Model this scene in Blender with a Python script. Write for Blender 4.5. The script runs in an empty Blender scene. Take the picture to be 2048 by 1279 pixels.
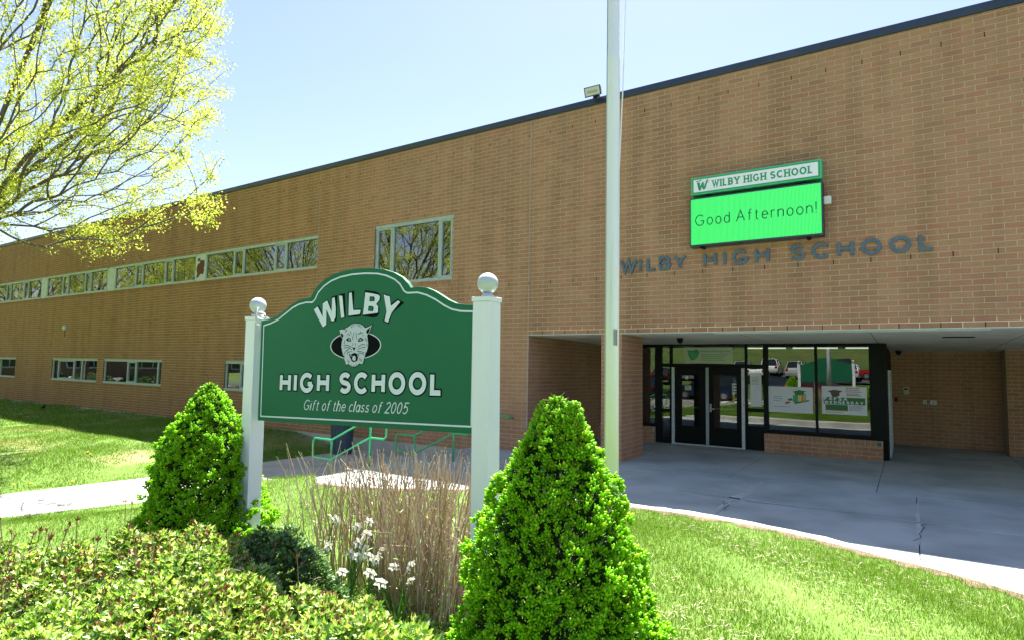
import bpy, bmesh, math, random
import numpy as np
from mathutils import Vector, Matrix
from mathutils.geometry import delaunay_2d_cdt, tessellate_polygon

random.seed(7)
rng = np.random.default_rng(11)
R = math.radians
SC = bpy.context.scene
COL = SC.collection

# ------------------------------------------------------------------ camera
EYE = Vector((0.0, 0.0, 2.06))
YAW, PITCH, ROLL = -0.576933, 0.0762019, 0.0171731
fwd = Vector((math.sin(YAW) * math.cos(PITCH), math.cos(YAW) * math.cos(PITCH), math.sin(PITCH)))
rt = Vector((math.cos(YAW), -math.sin(YAW), 0))
up = rt.cross(fwd)
right = math.cos(ROLL) * rt + math.sin(ROLL) * up
upv = -math.sin(ROLL) * rt + math.cos(ROLL) * up
cam_d = bpy.data.cameras.new("camera")
cam_d.sensor_width = 36.0
cam_d.lens = 36.0 * 1218.71 / 2048.0
cam_d.clip_start = 0.05
cam_d.clip_end = 3000
cam = bpy.data.objects.new("camera", cam_d)
M = Matrix((right, upv, -fwd)).transposed().to_4x4()
M.translation = EYE
cam.matrix_world = M
COL.objects.link(cam)
SC.camera = cam

# ------------------------------------------------------------------ light
SUN = Vector((-0.35, 1.0, 2.02)).normalized()
ELEV = math.asin(SUN.z)
AZ = math.atan2(SUN.x, SUN.y)
world = bpy.data.worlds.new("World")
SC.world = world
world.use_nodes = True
wn = world.node_tree
wn.nodes.clear()
sky = wn.nodes.new("ShaderNodeTexSky")
sky.sky_type = 'NISHITA'
sky.sun_disc = False
sky.sun_elevation = ELEV
sky.sun_rotation = AZ
sky.air_density = 1.25
sky.dust_density = 0.6
sky.ozone_density = 2.2
bg = wn.nodes.new("ShaderNodeBackground")
bg.inputs[1].default_value = 0.049
wo = wn.nodes.new("ShaderNodeOutputWorld")
wb = wn.nodes.new("ShaderNodeMix")              # white balance of the whole sky
wb.data_type = 'RGBA'
wb.blend_type = 'MULTIPLY'
wb.inputs[0].default_value = 1.0
wb.inputs[7].default_value = (1.0, 0.90, 0.97, 1)
wn.links.new(sky.outputs[0], wb.inputs[6])
wn.links.new(wb.outputs[2], bg.inputs[0])
wn.links.new(bg.outputs[0], wo.inputs[0])
sun_d = bpy.data.lights.new("sun", 'SUN')
sun_d.energy = 5.0
sun_d.angle = R(0.55)
sun_d.color = (1.0, 0.95, 0.87)
sun = bpy.data.objects.new("sun", sun_d)
sun.rotation_euler = SUN.to_track_quat('Z', 'Y').to_euler()
sun.location = (-4, 20, 40)
COL.objects.link(sun)
EXPOSURE = 2.3
vs = SC.view_settings
vs.view_transform = 'Standard'
vs.look = 'None'
vs.exposure = EXPOSURE
vs.gamma = 1.0
vs.use_curve_mapping = False
SC.cycles.max_bounces = 8
SC.cycles.transparent_max_bounces = 12
SC.cycles.use_denoising = True

# ------------------------------------------------------------------ materials
MATS = {}


def nd(nt, kind, **kw):
    n = nt.nodes.new(kind)
    for k, v in kw.items():
        setattr(n, k, v)
    return n


def ramp(nt, stops, interp='LINEAR'):
    r = nd(nt, "ShaderNodeValToRGB")
    cr = r.color_ramp
    cr.interpolation = interp
    while len(cr.elements) < len(stops):
        cr.elements.new(0.5)
    for e, (p, c) in zip(cr.elements, stops):
        e.position = p
        e.color = (*c, 1)
    return r


def mat(name, col, rough=0.6, col2=None, scale=6.0, metal=0.0, bump=0.0, bscale=60.0, spec=0.5,
        island=None, detail=4.0, emit=None, estr=0.0, mixlo=0.35, mixhi=0.65, transl=None, stretch=None):
    m = bpy.data.materials.new(name)
    m.use_nodes = True
    nt = m.node_tree
    p = nt.nodes["Principled BSDF"]
    p.inputs["Base Color"].default_value = (*col, 1)
    p.inputs["Roughness"].default_value = rough
    p.inputs["Metallic"].default_value = metal
    p.inputs["Specular IOR Level"].default_value = spec
    L = nt.links
    out = nt.nodes["Material Output"]
    csock = None
    geo = nd(nt, "ShaderNodeNewGeometry")
    pos = geo.outputs["Position"]
    if stretch:
        mp = nd(nt, "ShaderNodeMapping")
        mp.inputs["Scale"].default_value = stretch
        L.new(pos, mp.inputs["Vector"])
        pos = mp.outputs[0]
    if col2 is not None:
        nz = nd(nt, "ShaderNodeTexNoise")
        nz.inputs["Scale"].default_value = scale
        nz.inputs["Detail"].default_value = detail
        L.new(pos, nz.inputs["Vector"])
        rp = ramp(nt, [(mixlo, col), (mixhi, col2)])
        L.new(nz.outputs["Fac"], rp.inputs[0])
        csock = rp.outputs[0]
    if island is not None:
        oi = nd(nt, "ShaderNodeObjectInfo")
        a = nd(nt, "ShaderNodeMath", operation='ADD')
        L.new(geo.outputs["Random Per Island"], a.inputs[0])
        L.new(oi.outputs["Random"], a.inputs[1])
        fr = nd(nt, "ShaderNodeMath", operation='FRACT')
        L.new(a.outputs[0], fr.inputs[0])
        rp2 = ramp(nt, island)
        L.new(fr.outputs[0], rp2.inputs[0])
        if csock is None:
            csock = rp2.outputs[0]
        else:
            mx = nd(nt, "ShaderNodeMix", data_type='RGBA', blend_type='MIX')
            mx.inputs[0].default_value = 0.5
            L.new(csock, mx.inputs[6])
            L.new(rp2.outputs[0], mx.inputs[7])
            csock = mx.outputs[2]
    if csock is not None:
        L.new(csock, p.inputs["Base Color"])
    if bump:
        nz2 = nd(nt, "ShaderNodeTexNoise")
        nz2.inputs["Scale"].default_value = bscale
        nz2.inputs["Detail"].default_value = 5
        L.new(pos, nz2.inputs["Vector"])
        b = nd(nt, "ShaderNodeBump")
        b.inputs["Strength"].default_value = bump
        b.inputs["Distance"].default_value = 0.01
        L.new(nz2.outputs["Fac"], b.inputs["Height"])
        L.new(b.outputs[0], p.inputs["Normal"])
    if emit is not None:
        p.inputs["Emission Color"].default_value = (*emit, 1)
        p.inputs["Emission Strength"].default_value = estr
    if transl:
        tb = nd(nt, "ShaderNodeBsdfTranslucent")
        if csock is not None:
            L.new(csock, tb.inputs[0])
        else:
            tb.inputs[0].default_value = (*col, 1)
        ms = nd(nt, "ShaderNodeMixShader")
        ms.inputs[0].default_value = transl
        L.new(p.outputs[0], ms.inputs[1])
        L.new(tb.outputs[0], ms.inputs[2])
        L.new(ms.outputs[0], out.inputs[0])
    MATS[name] = m
    return m


def glass_mat(name, tint=(0.62, 0.68, 0.66), ior=1.75):
    m = bpy.data.materials.new(name)
    m.use_nodes = True
    nt = m.node_tree
    nt.nodes.clear()
    o = nd(nt, "ShaderNodeOutputMaterial")
    fr = nd(nt, "ShaderNodeFresnel")
    fr.inputs[0].default_value = ior
    t = nd(nt, "ShaderNodeBsdfTransparent")
    t.inputs[0].default_value = (*tint, 1)
    g = nd(nt, "ShaderNodeBsdfGlossy")
    g.inputs["Roughness"].default_value = 0.0
    g.inputs[0].default_value = (0.95, 0.98, 0.97, 1)
    # old float glass: a slow ripple
    geo = nd(nt, "ShaderNodeNewGeometry")
    nz = nd(nt, "ShaderNodeTexNoise")
    nz.inputs["Scale"].default_value = 1.3
    nz.inputs["Detail"].default_value = 1.0
    nt.links.new(geo.outputs["Position"], nz.inputs["Vector"])
    b = nd(nt, "ShaderNodeBump")
    b.inputs["Strength"].default_value = 0.05
    b.inputs["Distance"].default_value = 0.02
    nt.links.new(nz.outputs["Fac"], b.inputs["Height"])
    nt.links.new(b.outputs[0], g.inputs["Normal"])
    mx = nd(nt, "ShaderNodeMixShader")
    nt.links.new(fr.outputs[0], mx.inputs[0])
    nt.links.new(t.outputs[0], mx.inputs[1])
    nt.links.new(g.outputs[0], mx.inputs[2])
    nt.links.new(mx.outputs[0], o.inputs[0])
    MATS[name] = m
    return m


# ------------------------------------------------------------------ object helpers
def link(o, parent=None, loc=None):
    COL.objects.link(o)
    if parent is not None:
        o.parent = parent
    if loc is not None:
        o.location = loc
    return o


def mesh_np(name, V, F, m=None, parent=None, loc=None, smooth=False):
    """V (n,3); F (k,c) equal sided, or a list of tuples"""
    me = bpy.data.meshes.new(name)
    V = np.asarray(V, np.float32)
    if isinstance(F, np.ndarray):
        k, c = F.shape
        me.vertices.add(len(V))
        me.vertices.foreach_set("co", V.ravel())
        me.loops.add(k * c)
        me.loops.foreach_set("vertex_index", F.astype(np.int32).ravel())
        me.polygons.add(k)
        me.polygons.foreach_set("loop_start", np.arange(0, k * c, c, dtype=np.int32))
        me.polygons.foreach_set("use_smooth", np.full(k, bool(smooth)))
        me.update(calc_edges=True)
        me.validate()
    else:
        me.from_pydata(V.tolist(), [], F)
        if smooth:
            for p in me.polygons:
                p.use_smooth = True
        me.update()
    if m is not None:
        me.materials.append(MATS[m] if isinstance(m, str) else m)
    o = bpy.data.objects.new(name, me)
    return link(o, parent, loc)


def empty(name, label=None, cat=None, loc=(0, 0, 0), group=None, kind=None):
    o = bpy.data.objects.new(name, None)
    o.empty_display_size = 0.2
    link(o, None, loc)
    tag(o, label, cat, group, kind)
    return o


def tag(o, label=None, cat=None, group=None, kind=None):
    if label:
        o["label"] = label
    if cat:
        o["category"] = cat
    if group:
        o["group"] = group
    if kind:
        o["kind"] = kind
    return o


class MB:
    """collects quads and tris in python lists -> one mesh"""

    def __init__(s):
        s.v, s.f = [], []

    def add(s, verts, faces):
        n = len(s.v)
        s.v += [tuple(p) for p in verts]
        s.f += [tuple(i + n for i in f) for f in faces]
        return s

    def box(s, x0, x1, y0, y1, z0, z1):
        v = [(x0, y0, z0), (x1, y0, z0), (x1, y1, z0), (x0, y1, z0), (x0, y0, z1), (x1, y0, z1), (x1, y1, z1), (x0, y1, z1)]
        return s.add(v, [(0, 3, 2, 1), (4, 5, 6, 7), (0, 1, 5, 4), (1, 2, 6, 5), (2, 3, 7, 6), (3, 0, 4, 7)])

    def tube(s, pts, r, n=6, cap=True):
        pts = [Vector(p) for p in pts]
        rs = r if isinstance(r, (list, tuple)) else [r] * len(pts)
        rings = []
        prev = None
        for i, p in enumerate(pts):
            a = pts[max(i - 1, 0)]
            b = pts[min(i + 1, len(pts) - 1)]
            t = (b - a).normalized()
            if prev is None:
                ref = Vector((0, 0, 1)) if abs(t.z) < 0.9 else Vector((1, 0, 0))
                u = t.cross(ref).normalized()
            else:
                u = (prev - t * prev.dot(t)).normalized()
            prev = u
            w = t.cross(u)
            rings.append([p + rs[i] * (math.cos(2 * math.pi * k / n) * u + math.sin(2 * math.pi * k / n) * w) for k in range(n)])
        v = [q for ring in rings for q in ring]
        f = []
        for i in range(len(pts) - 1):
            for k in range(n):
                a, b = i * n + k, i * n + (k + 1) % n
                f.append((a, b, b + n, a + n))
        if cap:
            f.append(tuple(range(n - 1, -1, -1)))
            f.append(tuple((len(pts) - 1) * n + k for k in range(n)))
        return s.add(v, f)

    def lathe(s, prof, n=20, c=(0, 0, 0)):
        v, f = [], []
        for (r, z) in prof:
            for k in range(n):
                a = 2 * math.pi * k / n
                v.append((c[0] + r * math.cos(a), c[1] + r * math.sin(a), c[2] + z))
        for i in range(len(prof) - 1):
            for k in range(n):
                a, b = i * n + k, i * n + (k + 1) % n
                f.append((a, b, b + n, a + n))
        f.append(tuple(range(n - 1, -1, -1)))
        f.append(tuple((len(prof) - 1) * n + k for k in range(n)))
        return s.add(v, f)

    def poly(s, pts, y, thick=0.0):
        """flat polygon in the x-z plane facing -y; with thick it becomes a slab going to +y"""
        tri = tessellate_polygon([[Vector((p[0], p[1], 0)) for p in pts]])
        n = len(pts)
        v = [(p[0], y, p[1]) for p in pts]
        f = []
        for t in tri:
            a, b, c = t
            ux, uz = pts[b][0] - pts[a][0], pts[b][1] - pts[a][1]
            wx, wz = pts[c][0] - pts[a][0], pts[c][1] - pts[a][1]
            f.append((a, b, c) if ux * wz - uz * wx > 0 else (a, c, b))
        if thick:
            v += [(p[0], y + thick, p[1]) for p in pts]
            f += [tuple(i + n for i in reversed(t)) for t in f[:]]
            area = sum(pts[i][0] * pts[(i + 1) % n][1] - pts[(i + 1) % n][0] * pts[i][1] for i in range(n))
            for i in range(n):
                j = (i + 1) % n
                f.append((j, i, i + n, j + n) if area > 0 else (i, j, j + n, i + n))
        return s.add(v, f)

    def ribbon(s, pts, w, y, thick=0.0, closed=False):
        """stroke of width w along pts in the x-z plane"""
        P = [Vector(p) for p in pts]
        n = len(P)
        Lp, Rp = [], []
        for i in range(n):
            if closed:
                a, b = P[(i - 1) % n], P[(i + 1) % n]
            else:
                a, b = P[max(i - 1, 0)], P[min(i + 1, n - 1)]
            d1 = (P[i] - a).normalized() if (P[i] - a).length > 1e-9 else None
            d2 = (b - P[i]).normalized() if (b - P[i]).length > 1e-9 else None
            d1 = d1 or d2
            d2 = d2 or d1
            n1 = Vector((-d1.y, d1.x))
            n2 = Vector((-d2.y, d2.x))
            m = n1 + n2
            if m.length < 1e-6:
                m = n1
            m.normalize()
            k = 1.0 / max(0.35, m.dot(n1))
            Lp.append(P[i] + m * (w / 2) * k)
            Rp.append(P[i] - m * (w / 2) * k)
        segs = n if closed else n - 1
        v = [(p.x, y, p.y) for p in Lp] + [(p.x, y, p.y) for p in Rp]
        f = []
        for i in range(segs):
            j = (i + 1) % n
            f.append((n + i, n + j, j, i))
        if thick:
            v += [(a, y + thick, c) for (a, b, c) in v[:2 * n]]
            o = 2 * n
            for i in range(segs):
                j = (i + 1) % n
                f.append((i, j, j + o, i + o))
                f.append((n + j, n + i, n + i + o, n + j + o))
            if not closed:
                f.append((0, o, n + o, n))
                f.append((n - 1, 2 * n - 1, 2 * n - 1 + o, n - 1 + o))
        return s.add(v, f)

    def build(s, name, m, parent=None, loc=None, smooth=False, bevel=0.0):
        o = mesh_np(name, s.v, s.f, m, parent, loc, smooth)
        if bevel:
            b = o.modifiers.new("bevel", 'BEVEL')
            b.width = bevel
            b.segments = 2
            b.limit_method = 'ANGLE'
        return o


def copy_tree(o, parent=None, share=True):
    c = o.copy()
    COL.objects.link(c)
    if parent is not None:
        c.parent = parent
    for ch in list(o.children):
        copy_tree(ch, c)
    return c


# ------------------------------------------------------------------ stroke alphabet
def arc(cx, cy, rx, ry, a0, a1, n=12):
    return [(cx + rx * math.cos(R(a0 + (a1 - a0) * i / n)), cy + ry * math.sin(R(a0 + (a1 - a0) * i / n))) for i in range(n + 1)]


def glyph(ch):
    """(width, [(points, closed)...], [serif points]) in a box of height 1"""
    S = []
    o = lambda pts, c=False: S.append((pts, c))
    w, ser = 0.62, []
    if ch == 'H':
        w = 0.66; o([(0, 0), (0, 1)]); o([(w, 0), (w, 1)]); o([(0, .51), (w, .51)]); ser = [(0, 0), (0, 1), (w, 0), (w, 1)]
    elif ch == 'I':
        w = 0.0; o([(0, 0), (0, 1)]); ser = [(0, 0), (0, 1)]
    elif ch == 'L':
        w = 0.5; o([(0, 1), (0, 0), (w, 0)]); ser = [(0, 1), (0, 0)]
    elif ch == 'O':
        w = 0.82; o(arc(w / 2, .5, w / 2, .5, 0, 360, 28)[:-1], True)
    elif ch == 'C':
        w = 0.76; o(arc(.41, .5, .41, .5, 42, 318, 24))
    elif ch == 'G':
        w = 0.8; o(arc(.41, .5, .41, .5, 42, 322, 24) + [(.8, .42)]); o([(.8, .42), (.48, .42)])
    elif ch == 'S':
        w = 0.6; o(arc(.3, .755, .29, .245, 25, 262, 14) + arc(.3, .25, .3, .25, 82, -155, 14))
    elif ch == 'W':
        w = 1.0; o([(0, 1), (.27, 0), (.5, .95), (.73, 0), (1, 1)]); ser = [(0, 1), (1, 1)]
    elif ch == 'B':
        w = 0.58; o([(0, 0), (0, 1), (.32, 1)] + arc(.32, .76, .22, .24, 90, -90, 10) + [(0, .52)]); o([(.3, .52)] + arc(.32, .26, .26, .26, 90, -90, 10) + [(0, 0)]); ser = [(0, 0), (0, 1)]
    elif ch == 'Y':
        w = 0.74; o([(0, 1), (.37, .46), (.74, 1)]); o([(.37, .46), (.37, 0)]); ser = [(0, 1), (.74, 1), (.37, 0)]
    elif ch == 'A':
        w = 0.72; o([(0, 0), (.36, 1), (.72, 0)]); o([(.16, .36), (.56, .36)])
    elif ch == 'F':
        w = 0.48; o([(0, 0), (0, 1), (w, 1)]); o([(0, .52), (w * .85, .52)])
    elif ch == 'E':
        w = 0.5; o([(w, 0), (0, 0), (0, 1), (w, 1)]); o([(0, .52), (w * .9, .52)])
    elif ch == 'D':
        w = 0.62; o([(0, 0), (0, 1), (.22, 1)] + arc(.22, .5, .4, .5, 90, -90, 12) + [(0, 0)])
    elif ch == 'N':
        w = 0.64; o([(0, 0), (0, 1), (w, 0), (w, 1)])
    elif ch == 'o':
        w = 0.5; o(arc(.25, .34, .25, .34, 0, 360, 18)[:-1], True)
    elif ch == 'd':
        w = 0.48; o(arc(.24, .34, .24, .34, 0, 360, 16)[:-1], True); o([(.48, 0), (.48, 1)])
    elif ch == 'f':
        w = 0.34; o([(.13, 0), (.13, .8)] + arc(.27, .8, .14, .19, 180, 70, 6)); o([(0, .66), (.3, .66)])
    elif ch == 't':
        w = 0.3; o([(.12, .9), (.12, .12)] + arc(.24, .12, .12, .12, 180, 290, 6)); o([(0, .66), (.28, .66)])
    elif ch == 'e':
        w = 0.48; o([(.01, .36), (.48, .36)] + arc(.24, .34, .24, .34, 4, 318, 16))
    elif ch == 'r':
        w = 0.3; o([(0, 0), (0, .68)]); o([(0, .45)] + arc(.2, .45, .2, .22, 160, 60, 6))
    elif ch == 'n':
        w = 0.44; o([(0, 0), (0, .68)]); o([(0, .44)] + arc(.22, .44, .22, .24, 165, 0, 8) + [(.44, 0)])
    elif ch == 'h':
        w = 0.44; o([(0, 0), (0, 1)]); o([(0, .44)] + arc(.22, .44, .22, .24, 165, 0, 8) + [(.44, 0)])
    elif ch == 'i':
        w = 0.06; o([(.02, 0), (.02, .66)]); o([(.02, .84), (.02, .93)])
    elif ch == 'c':
        w = 0.42; o(arc(.24, .34, .24, .34, 50, 310, 14))
    elif ch == 'l':
        w = 0.04; o([(.02, 0), (.02, 1)])
    elif ch == 'a':
        w = 0.46; o(arc(.23, .33, .23, .33, 0, 360, 16)[:-1], True); o([(.46, .67), (.46, 0)])
    elif ch == 's':
        w = 0.36; o(arc(.18, .5, .17, .16, 30, 262, 10) + arc(.18, .17, .18, .17, 82, -155, 10))
    elif ch == 'm':
        w = 0.7; o([(0, 0), (0, .68)]); o([(0, .44)] + arc(.175, .46, .175, .22, 165, 0, 8) + [(.35, 0)]); o([(.35, .44)] + arc(.525, .46, .175, .22, 165, 0, 8) + [(.7, 0)])
    elif ch == 'b':
        w = 0.48; o(arc(.24, .34, .24, .34, 0, 360, 16)[:-1], True); o([(0, 0), (0, 1)])
    elif ch == 'y':
        w = 0.46; o([(0, .67), (.23, 0)]); o([(.46, .67), (.12, -.3)])
    elif ch == 'g':
        w = 0.46; o(arc(.23, .34, .23, .33, 0, 360, 16)[:-1], True); o([(.46, .67), (.46, -.1)] + arc(.24, -.1, .22, .2, 0, -150, 8))
    elif ch == '2':
        w = 0.5; o(arc(.25, .74, .25, .26, 165, -25, 10) + [(0, 0), (.52, 0)])
    elif ch == '0':
        w = 0.5; o(arc(.25, .5, .25, .5, 0, 360, 20)[:-1], True)
    elif ch == '5':
        w = 0.5; o([(.46, 1), (.08, 1), (.03, .55)] + arc(.22, .32, .28, .32, 110, -150, 12))
    elif ch == '!':
        w = 0.04; o([(.02, .28), (.02, 1)]); o([(.02, 0), (.02, .09)])
    else:
        w = 0.28
    return w, S, ser


def text_strokes(txt, h, t, space, xs=1.0, shear=0.0, wordgap=0.35):
    """strokes [(pts, closed, letter index)], total width; letters fill 0..h including the stroke width"""
    out, x = [], 0.0
    for i, ch in enumerate(txt):
        if ch == ' ':
            x += wordgap * h
            continue
        w, S, ser = glyph(ch)
        for pts, c in S:
            q = []
            for (px, py) in pts:
                yy = t / 2 + py * (h - t)
                q.append((x + t / 2 + px * (h - t) * xs + shear * yy, yy))
            out.append((q, c, i, False))
        for (px, py) in ser:
            yy = t / 2 + py * (h - t)
            yy += t * 0.25 if py > .5 else -t * 0.25
            cx = x + t / 2 + px * (h - t) * xs + shear * yy
            out.append(([(cx - t * 1.05, yy), (cx + t * 1.05, yy)], False, i, True))
        x += w * (h - t) * xs + t + space
    return out, x - space


def write(mb, txt, x0, z0, h, t, y, width=None, space=0.0, thick=0.0, shear=0.0, grow=0.0, xs=1.0, serif=False, slope=0.0, wordgap=0.35):
    st, W = text_strokes(txt, h, t, space, xs, shear, wordgap)
    k = 1.0 if width is None else width / W
    for j, (pts, c, i, ser) in enumerate(st):
        if ser and not serif:
            continue
        tt = t * (0.5 if ser else 1.0) + grow * 2
        P = [(x0 + a * k, z0 + b + slope * a * k) for a, b in pts]
        if grow and not c:
            a, b = Vector(P[0]), Vector(P[1])
            P[0] = tuple(a + (a - b).normalized() * grow)
            a, b = Vector(P[-1]), Vector(P[-2])
            P[-1] = tuple(a + (a - b).normalized() * grow)
        mb.ribbon(P, tt, y - 0.0003 * (j % 4), thick, c)

# ------------------------------------------------------------------ material list
def brick_mat():
    m = bpy.data.materials.new("brick_face")
    m.use_nodes = True
    nt = m.node_tree
    L = nt.links
    p = nt.nodes["Principled BSDF"]
    p.inputs["Roughness"].default_value = 0.85
    p.inputs["Specular IOR Level"].default_value = 0.25
    geo = nd(nt, "ShaderNodeNewGeometry")
    oi = nd(nt, "ShaderNodeObjectInfo")
    a = nd(nt, "ShaderNodeMath", operation='ADD')
    L.new(geo.outputs["Random Per Island"], a.inputs[0])
    L.new(oi.outputs["Random"], a.inputs[1])
    fr = nd(nt, "ShaderNodeMath", operation='FRACT')
    L.new(a.outputs[0], fr.inputs[0])
    rp = ramp(nt, [(0.0, (0.369, 0.203, 0.116)), (0.2, (0.425, 0.234, 0.135)), (0.42, (0.404, 0.214, 0.127)),
                   (0.60, (0.437, 0.245, 0.143)), (0.78, (0.404, 0.207, 0.124)), (0.92, (0.414, 0.199, 0.122)), (1.0, (0.347, 0.188, 0.113))])
    L.new(fr.outputs[0], rp.inputs[0])
    # grain inside a brick
    nz = nd(nt, "ShaderNodeTexNoise")
    nz.inputs["Scale"].default_value = 45
    nz.inputs["Detail"].default_value = 6
    L.new(geo.outputs["Position"], nz.inputs["Vector"])
    g = ramp(nt, [(0.3, (.80, .80, .80)), (0.7, (1.12, 1.1, 1.06))])
    L.new(nz.outputs["Fac"], g.inputs[0])
    m1 = nd(nt, "ShaderNodeMix", data_type='RGBA', blend_type='MULTIPLY')
    m1.inputs[0].default_value = 1
    L.new(rp.outputs[0], m1.inputs[6])
    L.new(g.outputs[0], m1.inputs[7])
    # weathering: tall soft streaks and blotches
    mp = nd(nt, "ShaderNodeMapping")
    mp.inputs["Scale"].default_value = (1.5, 1.0, 0.16)
    L.new(geo.outputs["Position"], mp.inputs["Vector"])
    n2 = nd(nt, "ShaderNodeTexNoise")
    n2.inputs["Scale"].default_value = 1.5
    n2.inputs["Detail"].default_value = 5
    L.new(mp.outputs[0], n2.inputs["Vector"])
    g2 = ramp(nt, [(0.36, (.64, .65, .58)), (0.58, (1.04, 1.03, 1.02))])
    L.new(n2.outputs["Fac"], g2.inputs[0])
    m2 = nd(nt, "ShaderNodeMix", data_type='RGBA', blend_type='MULTIPLY')
    m2.inputs[0].default_value = 0.5
    L.new(m1.outputs[2], m2.inputs[6])
    L.new(g2.outputs[0], m2.inputs[7])
    # left wing's dimmer, greenish light painted into the brick as an olive tint
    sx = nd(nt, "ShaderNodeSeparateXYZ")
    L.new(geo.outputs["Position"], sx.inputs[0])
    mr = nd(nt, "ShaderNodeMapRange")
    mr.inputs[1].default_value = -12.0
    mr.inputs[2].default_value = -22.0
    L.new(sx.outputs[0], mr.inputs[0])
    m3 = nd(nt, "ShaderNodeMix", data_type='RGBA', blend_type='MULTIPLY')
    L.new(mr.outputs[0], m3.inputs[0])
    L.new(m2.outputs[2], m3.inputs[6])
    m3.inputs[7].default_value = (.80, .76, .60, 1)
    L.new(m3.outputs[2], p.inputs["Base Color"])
    b = nd(nt, "ShaderNodeBump")
    b.inputs["Strength"].default_value = 0.35
    b.inputs["Distance"].default_value = 0.004
    L.new(nz.outputs["Fac"], b.inputs["Height"])
    L.new(b.outputs[0], p.inputs["Normal"])
    MATS["brick"] = m


brick_mat()
mat("mortar", (.50, .44, .365), .95, (.42, .365, .30), 2.5)
mat("coping", (.028, .042, .075), .35, (.022, .034, .060), 1.5)
mat("soffit", (.80, .74, .62), .85, (.70, .64, .53), 1.1, mixlo=.4, mixhi=.62)
mat("alu_frame", (.40, .47, .47), .45, (.33, .40, .41), 9)
mat("white_panel", (.52, .58, .56), .6, (.46, .52, .50), 4)
mat("rust", (.10, .035, .02), .9, (.16, .06, .03), 20)
mat("dark_frame", (.0035, .0065, .0062), .45, spec=.12)
mat("white_jamb", (.58, .62, .66), .45, (.46, .50, .54), 14)
mat("dark_door", (.0035, .005, .005), .45, spec=.12)
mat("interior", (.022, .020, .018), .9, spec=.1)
mat("blind", (.72, .74, .62), .7)
mat("concrete", (.42, .455, .45), .9, (.28, .315, .315), .9, bump=.25, bscale=70, detail=9, mixlo=.38, mixhi=.66)
mat("concrete_light", (.46, .44, .405), .9, (.35, .335, .31), 1.6, bump=.3, bscale=60, detail=8)
mat("concrete_patch", (.50, .51, .50), .9, (.38, .39, .39), 3.0, bump=.3, bscale=40)
mat("dark_gap", (.02, .018, .016), .95)
mat("asphalt", (.055, .055, .058), .9, (.075, .075, .075), 3, bump=.2, bscale=120)
mat("road_paint", (.72, .72, .68), .7)
mat("soil", (.10, .065, .04), .95, (.17, .12, .075), 9, bump=.4, bscale=40)
mat("grass_floor", (.075, .145, .010), .95, (.12, .15, .03), 1.3, bump=.4, bscale=90, detail=9, mixlo=.56, mixhi=.86)
mat("meadow", (.045, .095, .010), .95, (.09, .11, .02), .35, bump=.5, bscale=25, detail=9)
mat("grass_blade", (.085, .20, .006), .55, (.21, .26, .06), 1.3, island=[(0, (.06, .17, .004)), (.5, (.16, .30, .008)), (.8, (.28, .38, .02)), (.93, (.50, .50, .27)), (1, (.62, .60, .42))], detail=9, mixlo=.60, mixhi=.92, transl=.35, spec=.3)  # top stops: straw tone raised to paint whitish highlights on the blades
mat("grass_dry", (.085, .20, .006), .55, (.34, .31, .13), .55, island=[(0, (.06, .17, .004)), (.5, (.16, .30, .008)), (.8, (.28, .38, .02)), (.93, (.50, .50, .27)), (1, (.62, .60, .42))], detail=9, mixlo=.53, mixhi=.78, transl=.35, spec=.3)  # dry patches are straw; palest blades carry the same painted highlights
mat("grass_floor_dry", (.075, .145, .010), .95, (.34, .30, .15), .55, bump=.4, bscale=90, detail=9, mixlo=.53, mixhi=.78)
mat("white_post", (.84, .83, .93), .35, (.78, .775, .88), 3, stretch=(1, 1, .3))
mat("white_paint", (.52, .54, .60), .28)
mat("board_green", (.018, .150, .078), .5, (.015, .138, .070), 1.2, spec=.2)
mat("board_white", (.70, .74, .86), .5)
mat("board_black", (.0015, .003, .004), .6, spec=.08)
mat("board_grey", (.54, .58, .68), .5)
mat("steel_letter", (.065, .115, .165), .45, (.085, .14, .19), 7)
mat("header_green", (.05, .50, .22), .4)
mat("header_green_dark", (.02, .30, .12), .45)
mat("header_white", (.82, .82, .90), .5)
mat("rail_green", (.03, .40, .17), .35)
mat("bin_blue", (.055, .085, .12), .55, (.045, .07, .10), 6)
mat("pole_white", (.83, .82, .92), .32, (.77, .765, .86), 2.2, stretch=(1, 1, .25))
mat("rope_white", (.80, .80, .78), .8)
mat("black_plastic", (.004, .004, .0045), .5, spec=.2)
mat("grey_metal", (.32, .33, .34), .4, metal=.3)
mat("lamp_glass", (.55, .55, .48), .15)
mat("plastic_white", (.65, .65, .62), .5)
mat("tube_light", (1, .95, .85), .5, emit=(1, .90, .74), estr=0.32)
mat("led_green", (.01, .05, .02), .5, emit=(.060, 1.0, .155), estr=0.235)
mat("led_dark", (.002, .012, .008), .7, spec=.1)
mat("poster_white", (.62, .64, .70), .7)
mat("poster_green", (.04, .16, .05), .7)
mat("poster_cream", (.45, .52, .36), .7)
mat("poster_brown", (.10, .06, .05), .7)
mat("poster_yellow", (.70, .52, .05), .7)
mat("poster_orange", (.62, .20, .04), .7)
mat("poster_red", (.35, .04, .03), .7)
mat("poster_ink", (.06, .07, .08), .7)
mat("bark", (.085, .07, .06), .95, (.13, .115, .10), 9, bump=.6, bscale=30)
mat("twig", (.15, .115, .09), .9)
mat("leaf_spring", (.42, .5, .04), .5, island=[(0, (.34, .46, .03)), (.4, (.48, .58, .05)), (.75, (.60, .64, .10)), (.95, (.70, .70, .22)), (1, (.50, .38, .10))], transl=.5, spec=.25)
mat("shoot", (.2, .4, .012), .45, island=[(0, (.20, .50, .010)), (.5, (.32, .66, .014)), (.85, (.46, .76, .020)), (1, (.58, .74, .05))], transl=.55, spec=.3)
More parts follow.
